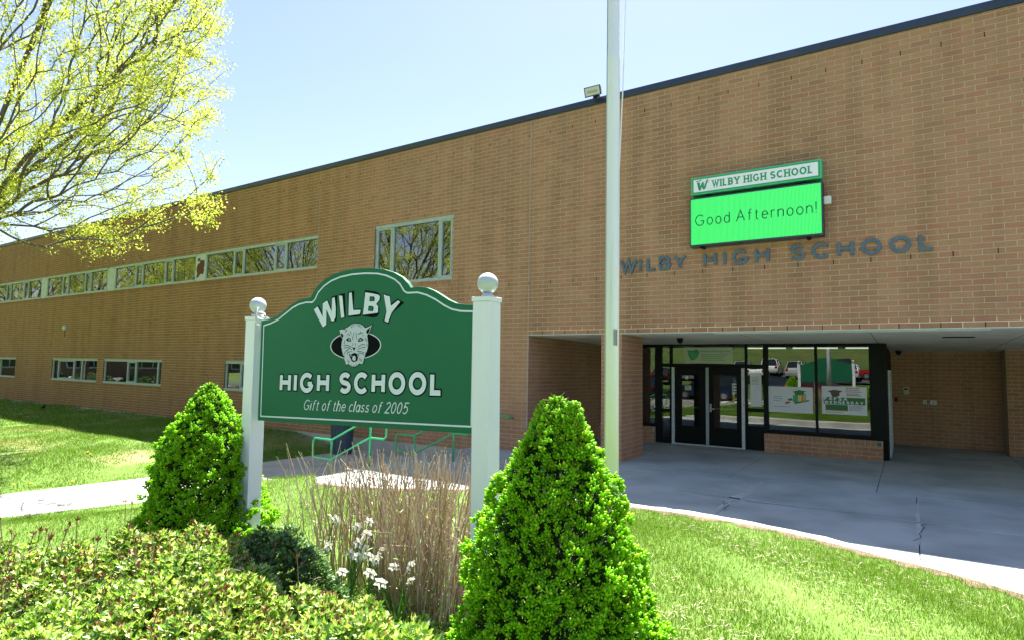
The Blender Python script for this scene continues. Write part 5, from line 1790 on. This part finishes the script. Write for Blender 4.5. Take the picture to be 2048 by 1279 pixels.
# ------------------------------------------------------------------ azaleas
def azalea(label, cx, cy, rx, ry, ztop, n, seed, m="azalea_leaf", rust=.25, tall=0, ang=0.0):
    gz = float(isle_h(cx, cy)[0])
    t = empty("azalea_bush", label, "bush", (cx, cy, gz), None)
    r_ = np.random.default_rng(seed)
    rr = np.sqrt(r_.uniform(0, 1, n))
    a = r_.uniform(0, 2 * np.pi, n)
    ux, uy = rr * np.cos(a), rr * np.sin(a)
    ca, sa = math.cos(ang), math.sin(ang)
    x, y = ux * rx * ca - uy * ry * sa, ux * rx * sa + uy * ry * ca
    H = ztop - gz
    dome = H * (1 - .62 * rr ** 3.2) + .055 * np.sin(x * 9 + seed) * np.sin(y * 11) + .03 * np.sin(x * 23 + y * 17)
    z = dome - np.abs(r_.normal(0, .05, n)) - (r_.uniform(0, 1, n) < .35) * r_.uniform(0, .28, n)
    z = np.maximum(z, .02)
    P = np.column_stack([x, y, z])
    D = unit(np.column_stack([ux * .8, uy * .8, np.full(n, 1.0)]) + r_.normal(0, .28, (n, 3)))
    U, W = frames(D)
    VV, FF, c = [], [], 0
    NL = 7
    for k in range(NL):
        b = 2 * np.pi * k / NL + r_.uniform(-.3, .3, n)
        op = r_.uniform(.45, 1.1, n)[:, None] if k < 5 else r_.uniform(.1, .4, n)[:, None]
        d = unit(D + (U * np.cos(b)[:, None] + W * np.sin(b)[:, None]) * op * 1.4)
        ln = r_.uniform(.026, .044, n) * (1 if k < 5 else .7)
        V, F = leaf_mesh(P - D * .004 * (k % 3), d, unit(D + r_.normal(0, .1, (n, 3))), ln, ln * r_.uniform(.20, .30, n))
        VV.append(V)
        FF.append(F + c)
        c += len(V)
    mesh_np("foliage", np.vstack(VV), np.vstack(FF), m, t)
    # rusty flower buds, in drifts
    if rust:
        drift = np.sin(x * 4.1 + seed) + np.sin(y * 5.3 + 1.7) + r_.normal(0, .6, n)
        k = np.where(drift > 1.5 - rust * 3)[0]
        k = k[r_.uniform(0, 1, len(k)) < .65]
        Pb = P[k] + D[k] * .012
        VV, FF, c = [], [], 0
        for q in range(4):
            b = r_.uniform(0, 6.28, len(k))
            d = unit(D[k] + (U[k] * np.cos(b)[:, None] + W[k] * np.sin(b)[:, None]) * .3)
            ln = r_.uniform(.016, .032, len(k))
            V, F = leaf_mesh(Pb, d, unit(r_.normal(0, 1, (len(k), 3))), ln, ln * .17)
            VV.append(V)
            FF.append(F + c)
            c += len(V)
        mesh_np("dry_bud", np.vstack(VV), np.vstack(FF), "old_bud", t)
    # branching twigs
    mb = MB()
    for i in range(int(170 * rx)):
        j = r_.integers(0, n)
        p = Vector(P[j]) + Vector((0, 0, .005))
        q = Vector((p.x * .72 + r_.normal(0, .05), p.y * .72 + r_.normal(0, .05), max(.0, p.z - r_.uniform(.10, .28))))
        mid = p.lerp(q, .5) + Vector((r_.normal(0, .015), r_.normal(0, .015), 0))
        mb.tube([q, mid, p], [.0042, .0032, .0018], 4, cap=False)
    for i in range(int(16 * rx)):                          # bare sticks lying over the top
        j = r_.integers(0, n)
        p = Vector(P[j]) + Vector((0, 0, .01))
        b = r_.uniform(0, 6.28)
        l = r_.uniform(.06, .17)
        mb.tube([p - Vector((math.cos(b) * l, math.sin(b) * l, .05)), p + Vector((0, 0, .006)), p + Vector((math.cos(b) * l, math.sin(b) * l, r_.uniform(-.02, .04)))], [.004, .0035, .002], 4, cap=False)
    mb.build("twig", "twig", t)
    if tall:                                               # leggy shoots with last year's bud tufts
        mt, P3, D3 = MB(), [], []
        for i in range(tall):
            j = r_.integers(0, n)
            p = Vector(P[j])
            p.z = float(dome[j]) - .06
            l = r_.uniform(.08, .24)
            b = Vector((r_.normal(0, .03), r_.normal(0, .03), l))
            e = p + b
            mt.tube([p, p + b * .5 + Vector((r_.normal(0, .006), r_.normal(0, .006), 0)), e], [.0032, .0026, .002], 4, cap=False)
            for s in range(9):
                P3.append(e - b.normalized() * r_.uniform(0, .02))
                D3.append(b.normalized() + Vector(r_.normal(0, .42, 3)))
        tag(mt.build("leggy_shoot", "twig", t), kind='stuff')
        P3 = np.array([tuple(p) for p in P3])
        D3 = unit(np.array([tuple(p) for p in D3]))
        ln = r_.uniform(.018, .036, len(P3))
        V, F = leaf_mesh(P3, D3, unit(r_.normal(0, 1, (len(P3), 3))), ln, ln * .16)
        tag(mesh_np("bud_tuft", V, F, "old_bud", t), kind='stuff')
    return t


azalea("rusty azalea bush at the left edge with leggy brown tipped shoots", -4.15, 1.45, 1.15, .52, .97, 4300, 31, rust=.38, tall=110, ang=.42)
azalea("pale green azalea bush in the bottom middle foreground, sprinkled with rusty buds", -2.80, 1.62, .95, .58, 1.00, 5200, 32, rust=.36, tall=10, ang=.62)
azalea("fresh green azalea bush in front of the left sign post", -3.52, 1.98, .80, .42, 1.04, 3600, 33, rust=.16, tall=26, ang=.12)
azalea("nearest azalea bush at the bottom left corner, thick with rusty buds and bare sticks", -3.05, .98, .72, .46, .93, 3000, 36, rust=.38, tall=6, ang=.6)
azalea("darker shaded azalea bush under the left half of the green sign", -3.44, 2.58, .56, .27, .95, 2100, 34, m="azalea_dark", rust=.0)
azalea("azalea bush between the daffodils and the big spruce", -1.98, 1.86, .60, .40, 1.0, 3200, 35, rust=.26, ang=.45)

# ------------------------------------------------------------------ dry hydrangea stalks
def stalks(label, cx, cy, rx, ry, n, zt, seed, leaves=90):
    gz = float(isle_h(cx, cy)[0])
    t = empty("dry_stalks", label, "shrub", (cx, cy, gz), None)
    r_ = np.random.default_rng(seed)
    mb = MB()
    tips = []
    for i in range(n):
        a, q = r_.uniform(0, 6.28), math.sqrt(r_.uniform(0, 1))
        bx, by = rx * q * math.cos(a), ry * q * math.sin(a)
        h = (zt - gz) * r_.uniform(.72, 1.0)
        lx, ly = bx * .28 + r_.normal(0, .13) + .05, by * .3 + r_.normal(0, .11)
        pts = []
        wob = r_.normal(0, .028, (6, 2))
        for k in range(6):
            u = k / 5
            pts.append((bx + lx * u ** 1.3 + wob[k, 0] * u, by + ly * u ** 1.3 + wob[k, 1] * u, -.03 + h * u))
        r0 = r_.uniform(.0026, .0050)
        mb.tube(pts, [r0 * (1 - .45 * k / 5) for k in range(6)], 5, cap=False)
        tips.append(pts[-1])
        if r_.uniform() < .22:
            k = r_.integers(2, 5)
            p = Vector(pts[k])
            e = p + Vector((r_.normal(0, .06), r_.normal(0, .05), r_.uniform(.06, .2)))
            mb.tube([p, p.lerp(e, .5) + Vector((.008, 0, 0)), e], [.0028, .0024, .0018], 4, cap=False)
    for i in range(int(n * .28)):                          # broken ones lying across
        a = r_.uniform(0, 6.28)
        p = Vector((r_.normal(0, rx * .5), r_.normal(0, ry * .5), r_.uniform(.05, .55)))
        l = r_.uniform(.1, .35)
        mb.tube([p, p + Vector((math.cos(a) * l, math.sin(a) * l * .4, r_.normal(0, .12)))], .0032, 4, cap=False)
    mb.build("stalk", "stalk", t)
    m = leaves
    a = r_.uniform(0, 6.28, m)
    P = np.column_stack([r_.normal(0, rx * .6, m), r_.normal(0, ry * .6, m), r_.uniform(.05, .62, m)])
    V, F = leaf_mesh(P, unit(np.column_stack([np.cos(a), np.sin(a), r_.uniform(.2, 1, m)])), np.tile([[0, 0, 1.0]], (m, 1)), r_.uniform(.03, .055, m), r_.uniform(.008, .014, m))
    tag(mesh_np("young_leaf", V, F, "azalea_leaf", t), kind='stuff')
    return t


stalks("dense clump of dry brown hydrangea stalks beside the right sign post", -2.78, 3.36, .54, .27, 420, 1.50, 41, 150)
stalks("thinner pale clump of dry stalks under the middle of the sign", -3.62, 3.42, .42, .24, 130, 1.44, 42, 60)
stalks("few sparse dry stalks in front of the sidewalk near the left sign post", -4.18, 3.42, .26, .2, 20, 1.30, 43, 16)

# ------------------------------------------------------------------ daffodils
def daffodil_proto():
    d = empty("daffodil", "white daffodil with small orange cup among the azaleas under the sign", "flower", (0, 0, 0), "white daffodils under the sign")
    mb = MB()
    for k in range(6):
        a = 2 * math.pi * k / 6
        c, s = math.cos(a), math.sin(a)
        o = -.004 if k % 2 else 0
        q = lambda r, w_, dy: (r * c - w_ * s, dy + o, r * s + w_ * c)
        mb.add([q(.004, 0, 0), q(.018, .013, -.002), q(.036, .001, .004), q(.018, -.013, -.002)], [(0, 1, 2, 3)])
    mb.build("petals", "petal", d)
    co = MB()
    co.lathe([(.004, 0), (.007, .006), (.0085, .011)], 12)
    c_ = co.build("cup", "corona", d)
    c_.rotation_euler = (R(90), 0, 0)
    MB().tube([(0, .0, -.34), (.004, .012, -.12), (.002, .016, -.02), (0, .004, .0)], .0032, 6).build("stem", "stem_green", d)
    for k, (a, l) in enumerate(((.4, .24), (2.4, .28), (4.3, .2))):
        c, s = math.cos(a), math.sin(a)
        b = MB()
        pts = [(c * .01, s * .01 + .01, -.34), (c * .02, s * .02 + .01, -.34 + l * .5), (c * .06, s * .05 + .01, -.34 + l)]
        v = []
        for (px_, py_, pz_), w_ in zip(pts, (.006, .0065, .001)):
            v += [(px_ - s * w_, py_ + c * w_, pz_), (px_ + s * w_, py_ - c * w_, pz_)]
        b.add(v, [(0, 1, 3, 2), (2, 3, 5, 4)]).build("leaf", "stem_green", d)
    return d


df_ = daffodil_proto()
dpos = [(-3.42, 3.02, .965), (-3.20, 3.02, .95), (-3.09, 3.0, .92), (-3.14, 2.98, .86), (-3.075, 2.98, .83), (-3.16, 2.93, .80), (-3.09, 2.93, .79), (-3.01, 2.95, .80), (-2.93, 2.98, .845), (-2.945, 2.95, .79), (-2.76, 2.92, .79), (-2.98, 2.70, .775), (-2.84, 2.80, .765), (-2.56, 2.86, .76), (-3.30, 2.86, .84), (-2.60, 2.90, .83), (-3.13, 3.06, .985), (-2.70, 2.75, .75)]
for i, (x, y, z) in enumerate(dpos):
    d = df_ if i == 0 else copy_tree(df_)
    d.location = (x, y, z)
    d.rotation_euler = (R(random.uniform(-28, 12)), R(random.uniform(-20, 20)), math.atan2(y, x) + math.pi / 2 + R(random.uniform(-50, 50)))
    s = random.uniform(1.0, 1.35)
    d.scale = (s, s, s)

# ------------------------------------------------------------------ trees
def grow(seed, centre, rad, trunk, ntip, extra=()):
    """branch skeleton by joining random tips to the nearest earlier node; returns trunk mesh and leaf anchor points"""
    r_ = np.random.default_rng(seed)
    c = np.array(centre)
    T = []
    while len(T) < ntip:
        q = r_.normal(0, 1, 3)
        q /= np.linalg.norm(q)
        q *= r_.uniform(.35, 1) ** .45
        lump = 1 + .13 * math.sin(5 * q[0] + 3 * q[2] + seed) + .1 * math.sin(7 * q[1] - 4 * q[2])
        T.append(c + q * np.array(rad) * lump)
    T = np.array(T + [np.array(e) for e in extra])
    nodes = [np.array((0., 0, 0)), np.array((.05, .02, trunk * .5)), np.array((0.0, .0, trunk))]
    par = [-1, 0, 1]
    for k in range(7):
        a = 2 * math.pi * k / 7 + r_.uniform(-.3, .3)
        e = c + np.array((math.cos(a) * rad[0] * .55, math.sin(a) * rad[1] * .55, r_.uniform(-.45, .5) * rad[2]))
        b = 2
        for s in range(1, 8):
            u = s / 7
            p = nodes[2] * (1 - u) + e * u + np.array((0, 0, math.sin(u * 3.14) * .5)) + r_.normal(0, .05, 3)
            nodes.append(p)
            par.append(b)
            b = len(nodes) - 1
    order = np.argsort(np.linalg.norm(T - nodes[2], axis=1))
    N = np.zeros((len(nodes) + 9 * len(T) + 9, 3))
    N[:len(nodes)] = nodes
    n = len(nodes)
    tipn = []
    PL = np.zeros(len(N))
    for q in range(1, n):
        PL[q] = PL[par[q]] + np.linalg.norm(N[q] - N[par[q]])
    for i in order:
        t = T[i]
        dd = np.linalg.norm(N[2:n] - t, axis=1)
        b = int((dd + .62 * PL[2:n]).argmin()) + 2     # prefer short ways home: straight, spreading limbs
        L = dd[b - 2]
        m = max(2, min(8, int(L / .35) + 1))
        s0 = N[b].copy()
        for s in range(1, m + 1):
            u = s / m
            N[n] = s0 * (1 - u) + t * u + (np.array((0, 0, .10 * L * math.sin(u * 3.14))) + r_.normal(0, .022 * L, 3)) * (s < m)
            par.append(b)
            PL[n] = PL[b] + np.linalg.norm(N[n] - N[b])
            b = n
            n += 1
        tipn.append(b)
    N = N[:n]
    par = np.array(par)
    nch = np.bincount(par[1:], minlength=n)
    for _ in range(2):                                     # relax the kinks along each branch
        cs = np.zeros((n, 3))
        np.add.at(cs, par[1:], N[1:])
        k_in = np.where((nch > 0) & (np.arange(n) > 2))[0]
        N[k_in] = .45 * N[k_in] + .25 * N[par[k_in]] + .30 * cs[k_in] / nch[k_in][:, None]
    area = np.zeros(n)
    area[tipn] = 1.0
    for i in range(n - 1, 0, -1):
        area[par[i]] += max(area[i], .3)
    rad_ = .0056 * np.power(np.maximum(area, .5), .40)
    # tubes, 5 sided
    A, B = N[par[1:]], N[1:]
    ra, rb = np.minimum(rad_[par[1:]], rad_[1:] * 1.7), rad_[1:]
    D = unit(B - A)
    U, W = frames(D)
    S = 5
    V = []
    for k in range(S):
        an = 2 * math.pi * k / S
        V.append(A + (U * math.cos(an) + W * math.sin(an)) * ra[:, None])
    for k in range(S):
        an = 2 * math.pi * k / S
        V.append(B + (U * math.cos(an) + W * math.sin(an)) * rb[:, None])
    V = np.stack(V, 1).reshape(-1, 3)
    q = np.array([(k, (k + 1) % S, S + (k + 1) % S, S + k) for k in range(S)])
    F = (np.arange(n - 1)[:, None, None] * 2 * S + q[None]).reshape(-1, 4)
    thin = np.where(area[1:] < 6)[0]
    u = r_.uniform(0, 1, (len(thin), 5, 1))
    anchors = (A[thin][:, None] * (1 - u) + B[thin][:, None] * u).reshape(-1, 3)
    return V, F, anchors


def crown_leaves(anch, per, size, seed, spread):
    r_ = np.random.default_rng(seed)
    m = len(anch) * per
    P = np.repeat(anch, per, 0) + r_.normal(0, spread, (m, 3))
    D = unit(r_.normal(0, 1, (m, 3)) + np.array([[0, 0, -.25]]))
    ln = r_.uniform(.6, 1.25, m) * size
    return leaf_mesh(P, D, unit(r_.normal(0, 1, (m, 3))), ln, ln * r_.uniform(.26, .42, m))


def tree(label, loc, centre, rad, trunk, ntip, seed, per=4, size=.085, extra=(), spread=.085):
    t = empty("oak_tree", label, "tree", loc, None)
    V, F, an = grow(seed, centre, rad, trunk, ntip, extra)
    mesh_np("trunk", V, F, "bark", t, smooth=True)
    V, F = crown_leaves(an, per, size, seed + 1, spread)
    mesh_np("crown", V, F, "leaf_spring", t)
    return t


TX, TY = -19.8, 4.8
tg = float(west_h(TX, TY)[0])
dro = []
for k in range(14):
    u = k / 13
    dro.append((6.4 - 3.4 * u + random.uniform(-.3, .3), 2.1 + random.uniform(-.5, .5), 5.9 - .9 * math.sin(u * 2.4) + random.uniform(-.25, .25)))
for e_ in ((7.1, 2.5, 5.6), (6.8, 2.8, 5.4), (7.4, 2.3, 5.9), (6.5, 2.9, 5.8), (6.9, 2.2, 5.2), (7.6, 2.2, 6.4), (7.9, 1.8, 6.9), (8.2, 1.6, 6.7), (8.5, 1.5, 6.9), (8.0, 1.5, 6.2), (5.9, 3.1, 5.9), (5.4, 3.0, 6.2), (7.2, 2.6, 6.1)):
    dro += [tuple(c_ + random.uniform(-.22, .22) for c_ in e_) for _ in range(3)]
T1 = tree("oak with yellow green spring leaves reaching in at the upper left", (TX, TY, tg), (2.0, .0, 10.0), (5.3, 4.9, 5.2), 4.4, 4600, 61, per=5, size=.060, extra=dro)
t2 = copy_tree(T1)
t2.location, t2.rotation_euler = (-31.0, 2.0, tg), (0, 0, 2.1)
t2["label"] = "second spring oak farther left, mirrored in the long upper windows"
t3 = copy_tree(T1)
t3.location, t3.rotation_euler = (-43.0, 2.5, tg), (0, 0, 4.0)
t3["label"] = "third spring oak at the far left, mirrored in the upper windows"
t4 = copy_tree(T1)
t4.location, t4.rotation_euler, t4.scale = (-23.0, -10.5, tg), (0, 0, .9), (1.15, 1.15, 1.15)
t4["label"] = "spring oak behind the photographer beside the road, mirrored in the three part window"
t5 = copy_tree(T1)
t5.location, t5.rotation_euler, t5.scale = (-56.0, 3.0, tg), (0, 0, 5.2), (1.1, 1.1, 1.1)
t5["label"] = "spring oak beyond the left end of the lawn, mirrored in the farthest upper windows"

t6 = copy_tree(T1)
t6.location, t6.rotation_euler, t6.scale = (-71.0, 2.0, tg), (0, 0, .7), (1.2, 1.2, 1.2)
t6["label"] = "outermost spring oak past the lawn, mirrored at the far end of the window strip"

# clipped shrubs mirrored in the low windows
def round_bush(label, loc, r, seed):
    t = empty("clipped_shrub", label, "shrub", loc, "clipped shrubs along the walk")
    r_ = np.random.default_rng(seed)
    m = 5200
    q = unit(r_.normal(0, 1, (m, 3)))
    q[:, 2] = np.abs(q[:, 2])
    P = q * np.array([r * 1.25, r, r * .95]) * r_.uniform(.86, 1.03, (m, 1))
    V, F = leaf_mesh(P, unit(q + r_.normal(0, .6, (m, 3))), unit(r_.normal(0, 1, (m, 3))), r_.uniform(.06, .11, m), r_.uniform(.02, .04, m))
    mesh_np("foliage", V, F, "hedge_leaf", t)
    MB().lathe([(.06, -.1), (.05, r * .7)], 8).build("trunk", "bark", t)
    return t


rb = round_bush("largest rounded clipped shrub left of the lawn, mirrored in the low windows", (-50, 1.0, -.2), 1.1, 71)
for i, (x, y, s, lb) in enumerate(((-53.5, .4, 1.0, "second rounded clipped shrub in the row mirrored in the low windows"), (-57, 1.3, .9, "third and smallest rounded clipped shrub mirrored in the low windows"), (-61, .8, 1.05, "rounded clipped shrub just before the brick annex end of the row"),
                                   (-65.5, 1.6, 1.0, "rounded clipped shrub second from the brick annex"), (-69.5, .9, 1.1, "rounded clipped shrub nearest the brick annex"), (-44, .5, .9, "rounded clipped shrub at the near end of the row beside the oak"))):
    c = copy_tree(rb)
    c.location = (x, y, -.2)
    c.scale = (s, s, s)
    c.rotation_euler = (0, 0, i * 1.1)
    c["label"] = lb
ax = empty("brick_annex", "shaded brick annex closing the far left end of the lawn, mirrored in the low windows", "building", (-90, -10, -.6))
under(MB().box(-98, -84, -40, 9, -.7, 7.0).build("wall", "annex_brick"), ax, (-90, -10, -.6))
under(MB().box(-98.2, -83.8, -40.2, 9.2, 7.0, 7.3).build("roof", "coping"), ax, (-90, -10, -.6))
for i in range(6):
    y = 5.5 - i * 7
    w_ = under(MB().box(-84.0, -83.94, y - 2.2, y + 2.2, 1.0, 3.0).build("window", "alu_frame"), ax, (-90, -10, -.6))
    for k in range(3):
        MB().box(-83.94, -83.92, y - 2.05 + k * 1.4, y - .75 + k * 1.4, 1.15, 2.85).build("pane", "car_glass", w_)

# ------------------------------------------------------------------ parked cars mirrored in the entrance glass
def car_proto(colour, kind):
    c = empty("parked_car", "x", "car", (0, 0, 0), "cars parked on the slope across the road")
    suv = kind == "suv"
    top = 1.72 if suv else 1.45
    hood = 1.02 if suv else .92
    prof = [(-2.25, .32), (-2.28, .62), (-2.22, hood - .04), (-1.25 if not suv else -1.2, hood + .03), (2.05, hood + .05), (2.22, hood - .1), (2.26, .6), (2.2, .32)]
    v, f = [], []
    n = len(prof)
    for y, s in ((-.88, 1), (-.80, 0), (.80, 0), (.88, 1)):
        pass
    secs = [(-.89, .93), (-.80, 1.0), (.80, 1.0), (.89, .93)]
    for y, s in secs:
        for (x, z) in prof:
            v.append((x * (s ** .3), y, .32 + (z - .32) * s))
    for i in range(3):
        for k in range(n):
            a, b = i * n + k, i * n + (k + 1) % n
            f.append((a, b, b + n, a + n))
    f.append(tuple(range(n)))
    f.append(tuple(3 * n + k for k in reversed(range(n))))
    MB().add(v, f).build("body", colour, c, bevel=.04)
    x0, x1, x2, x3 = (-1.15, -.45, 1.85, 2.1) if suv else (-1.1, -.35, 1.2, 1.75)
    gl = [(x0, hood), (x1, top), (x2, top - .03), (x3, hood + .02)]
    v = []
    for y, q in ((-.80, 0), (-.64, 1), (.64, 1), (.80, 0)):
        pass
    v = [(x0, -.80, hood), (x1, -.64, top), (x2, -.64, top - .03), (x3, -.80, hood + .02), (x0, .80, hood), (x1, .64, top), (x2, .64, top - .03), (x3, .80, hood + .02)]
    MB().add(v, [(0, 3, 2, 1), (4, 5, 6, 7), (0, 1, 5, 4), (2, 3, 7, 6)]).build("window", "car_glass", c)
    mb = MB().box(x1 - .02, x2 + .02, -.66, .66, top - .035, top + .03)
    for (xa, xb) in ((x0, x1), (x3, x2)):
        for s in (-1, 1):
            mb.tube([(xa, s * .805, hood), (xb, s * .65, top)], .045, 6)
    for s in (-1, 1):
        mb.tube([((x0 + x2) / 2 + .2, s * .81, hood), ((x0 + x2) / 2 + .15, s * .655, top)], .05, 6)
    mb.build("roof", colour, c)
    for x in (-1.42, 1.38):
        for s in (-1, 1):
            w = MB()
            ring = [(.33, -.1), (.35, -.07), (.35, .07), (.33, .1)]
            w.lathe(ring, 20)
            wh = w.build("wheel", "tyre", c, (x, s * .80, .35))
            wh.rotation_euler = (R(90), 0, 0)
            MB().lathe([(.20, -.105), (.21, .105)], 14).build("rim", "rim", wh)
    for s in (-1, 1):
        MB().box(-2.30, -2.18, s * .66 - .17, s * .66 + .17, hood - .27, hood - .12).build("headlight", "headlamp", c, bevel=.02)
        MB().box(2.16, 2.27, s * .72 - .11, s * .72 + .11, hood - .28, hood - .02).build("tail_light", "taillamp", c, bevel=.02)
    MB().box(-2.30, -2.24, -.42, .42, hood - .34, hood - .16).build("grille", "black_plastic", c)
    MB().box(-2.31, -2.22, -.85, .85, .34, .50).build("bumper", "black_plastic", c, bevel=.03)
    return c


def cz(y):
    return float(far_h(np.array([0.0]), np.array([float(y)]))[0]) + .05


protos = {}
park = [("black", "suv", -17.6, -9.0, 0.05, "black car stopped on the road nearest the entrance steps"), ("navy", "suv", -12.6, -12.3, .02, "dark navy car on the road by the crosswalk"),
        ("navy", "car", -9.3, -20.5, 1.45, "navy car parked in the lowest row above the crosswalk"), ("maroon", "car", -6.4, -19.6, .2, "maroon car parked in the lowest row at the kerb"),
        ("white", "car", -19.5, -40, 1.5, "white car at the far left of the upper row"), ("silver", "car", -16.2, -40.6, 1.52, "silver car in the left of the upper row"), ("white", "suv", -13.0, -40.2, 1.55, "white tall car in the middle of the upper row"),
        ("white", "car", -13.4, -34.5, 1.5, "white car in the middle of the middle row"), ("black", "car", -16.7, -34.2, 1.5, "black car left in the middle row"), ("silver", "suv", -9.8, -36.2, 1.58, "silver tall car right of the white one in the middle row"),
        ("navy", "car", -7.2, -36.0, 1.5, "navy car near the red ones in the middle row"), ("white", "car", -4.9, -35.4, 1.6, "white car next to the red ones in the middle row"), ("black", "suv", -6.0, -41, 1.5, "black tall car at the right of the upper row"),
        ("red", "car", -1.9, -36.2, .35, "left red car at the right end of the middle row"), ("red", "car", 2.4, -37.2, .3, "right red car at the right end of the middle row"), ("black", "car", -21.5, -28.5, 1.5, "black car at the left of the lower slope")]
for colr, kd, x, y, rz, lb in park:
    key = (colr, kd)
    if key not in protos:
        o = protos[key] = car_proto("car_" + colr, kd)
    else:
        o = copy_tree(protos[key])
    o["label"] = lb
    o.location = (x, y, -.12 if y > -14.2 else cz(y))
    sl_ = math.atan(.125) if y < -18 else 0
    o.rotation_euler = (0, 0, rz)
for y in (-34.8, -40.5):
    zz = cz(y)
    v = [(-60, y + 1.9, cz(y + 1.9) + .02), (40, y + 1.9, cz(y + 1.9) + .02), (40, y - 1.9, cz(y - 1.9) + .02), (-60, y - 1.9, cz(y - 1.9) + .02)]
    tag(mesh_np("parking_row", v, [(0, 3, 2, 1)] if False else [(0, 1, 2, 3)], "asphalt"), kind='structure')
for i, (x, y, lb) in enumerate(((-9.4, -6.3, "left yellow bollard at the road kerb, mirrored in the glass"), (-7.2, -6.3, "right yellow bollard at the road kerb, mirrored in the glass"))):
    bl = empty("bollard", lb, "bollard", (x, y, .04), "yellow bollards at the road kerb")
    MB().lathe([(.07, 0), (.07, .95), (.05, 1.0), (.0, 1.02)], 14).build("post", "poster_yellow", bl, smooth=True)
    MB().lathe([(.11, 0), (.10, .03)], 14).build("base", "grey_metal", bl)
sp_ = empty("road_sign", "blue parking sign on a thin post across the lawn, mirrored in the glass", "sign", (-4.6, -5.4, .2))
MB().tube([(0, 0, 0), (0, 0, 2.1)], .025, 8).build("post", "grey_metal", sp_)
mat("sign_blue", (.02, .07, .30), .5)
MB().box(-.15, .15, .026, .032, 1.55, 2.05).build("plate", "sign_blue", sp_)
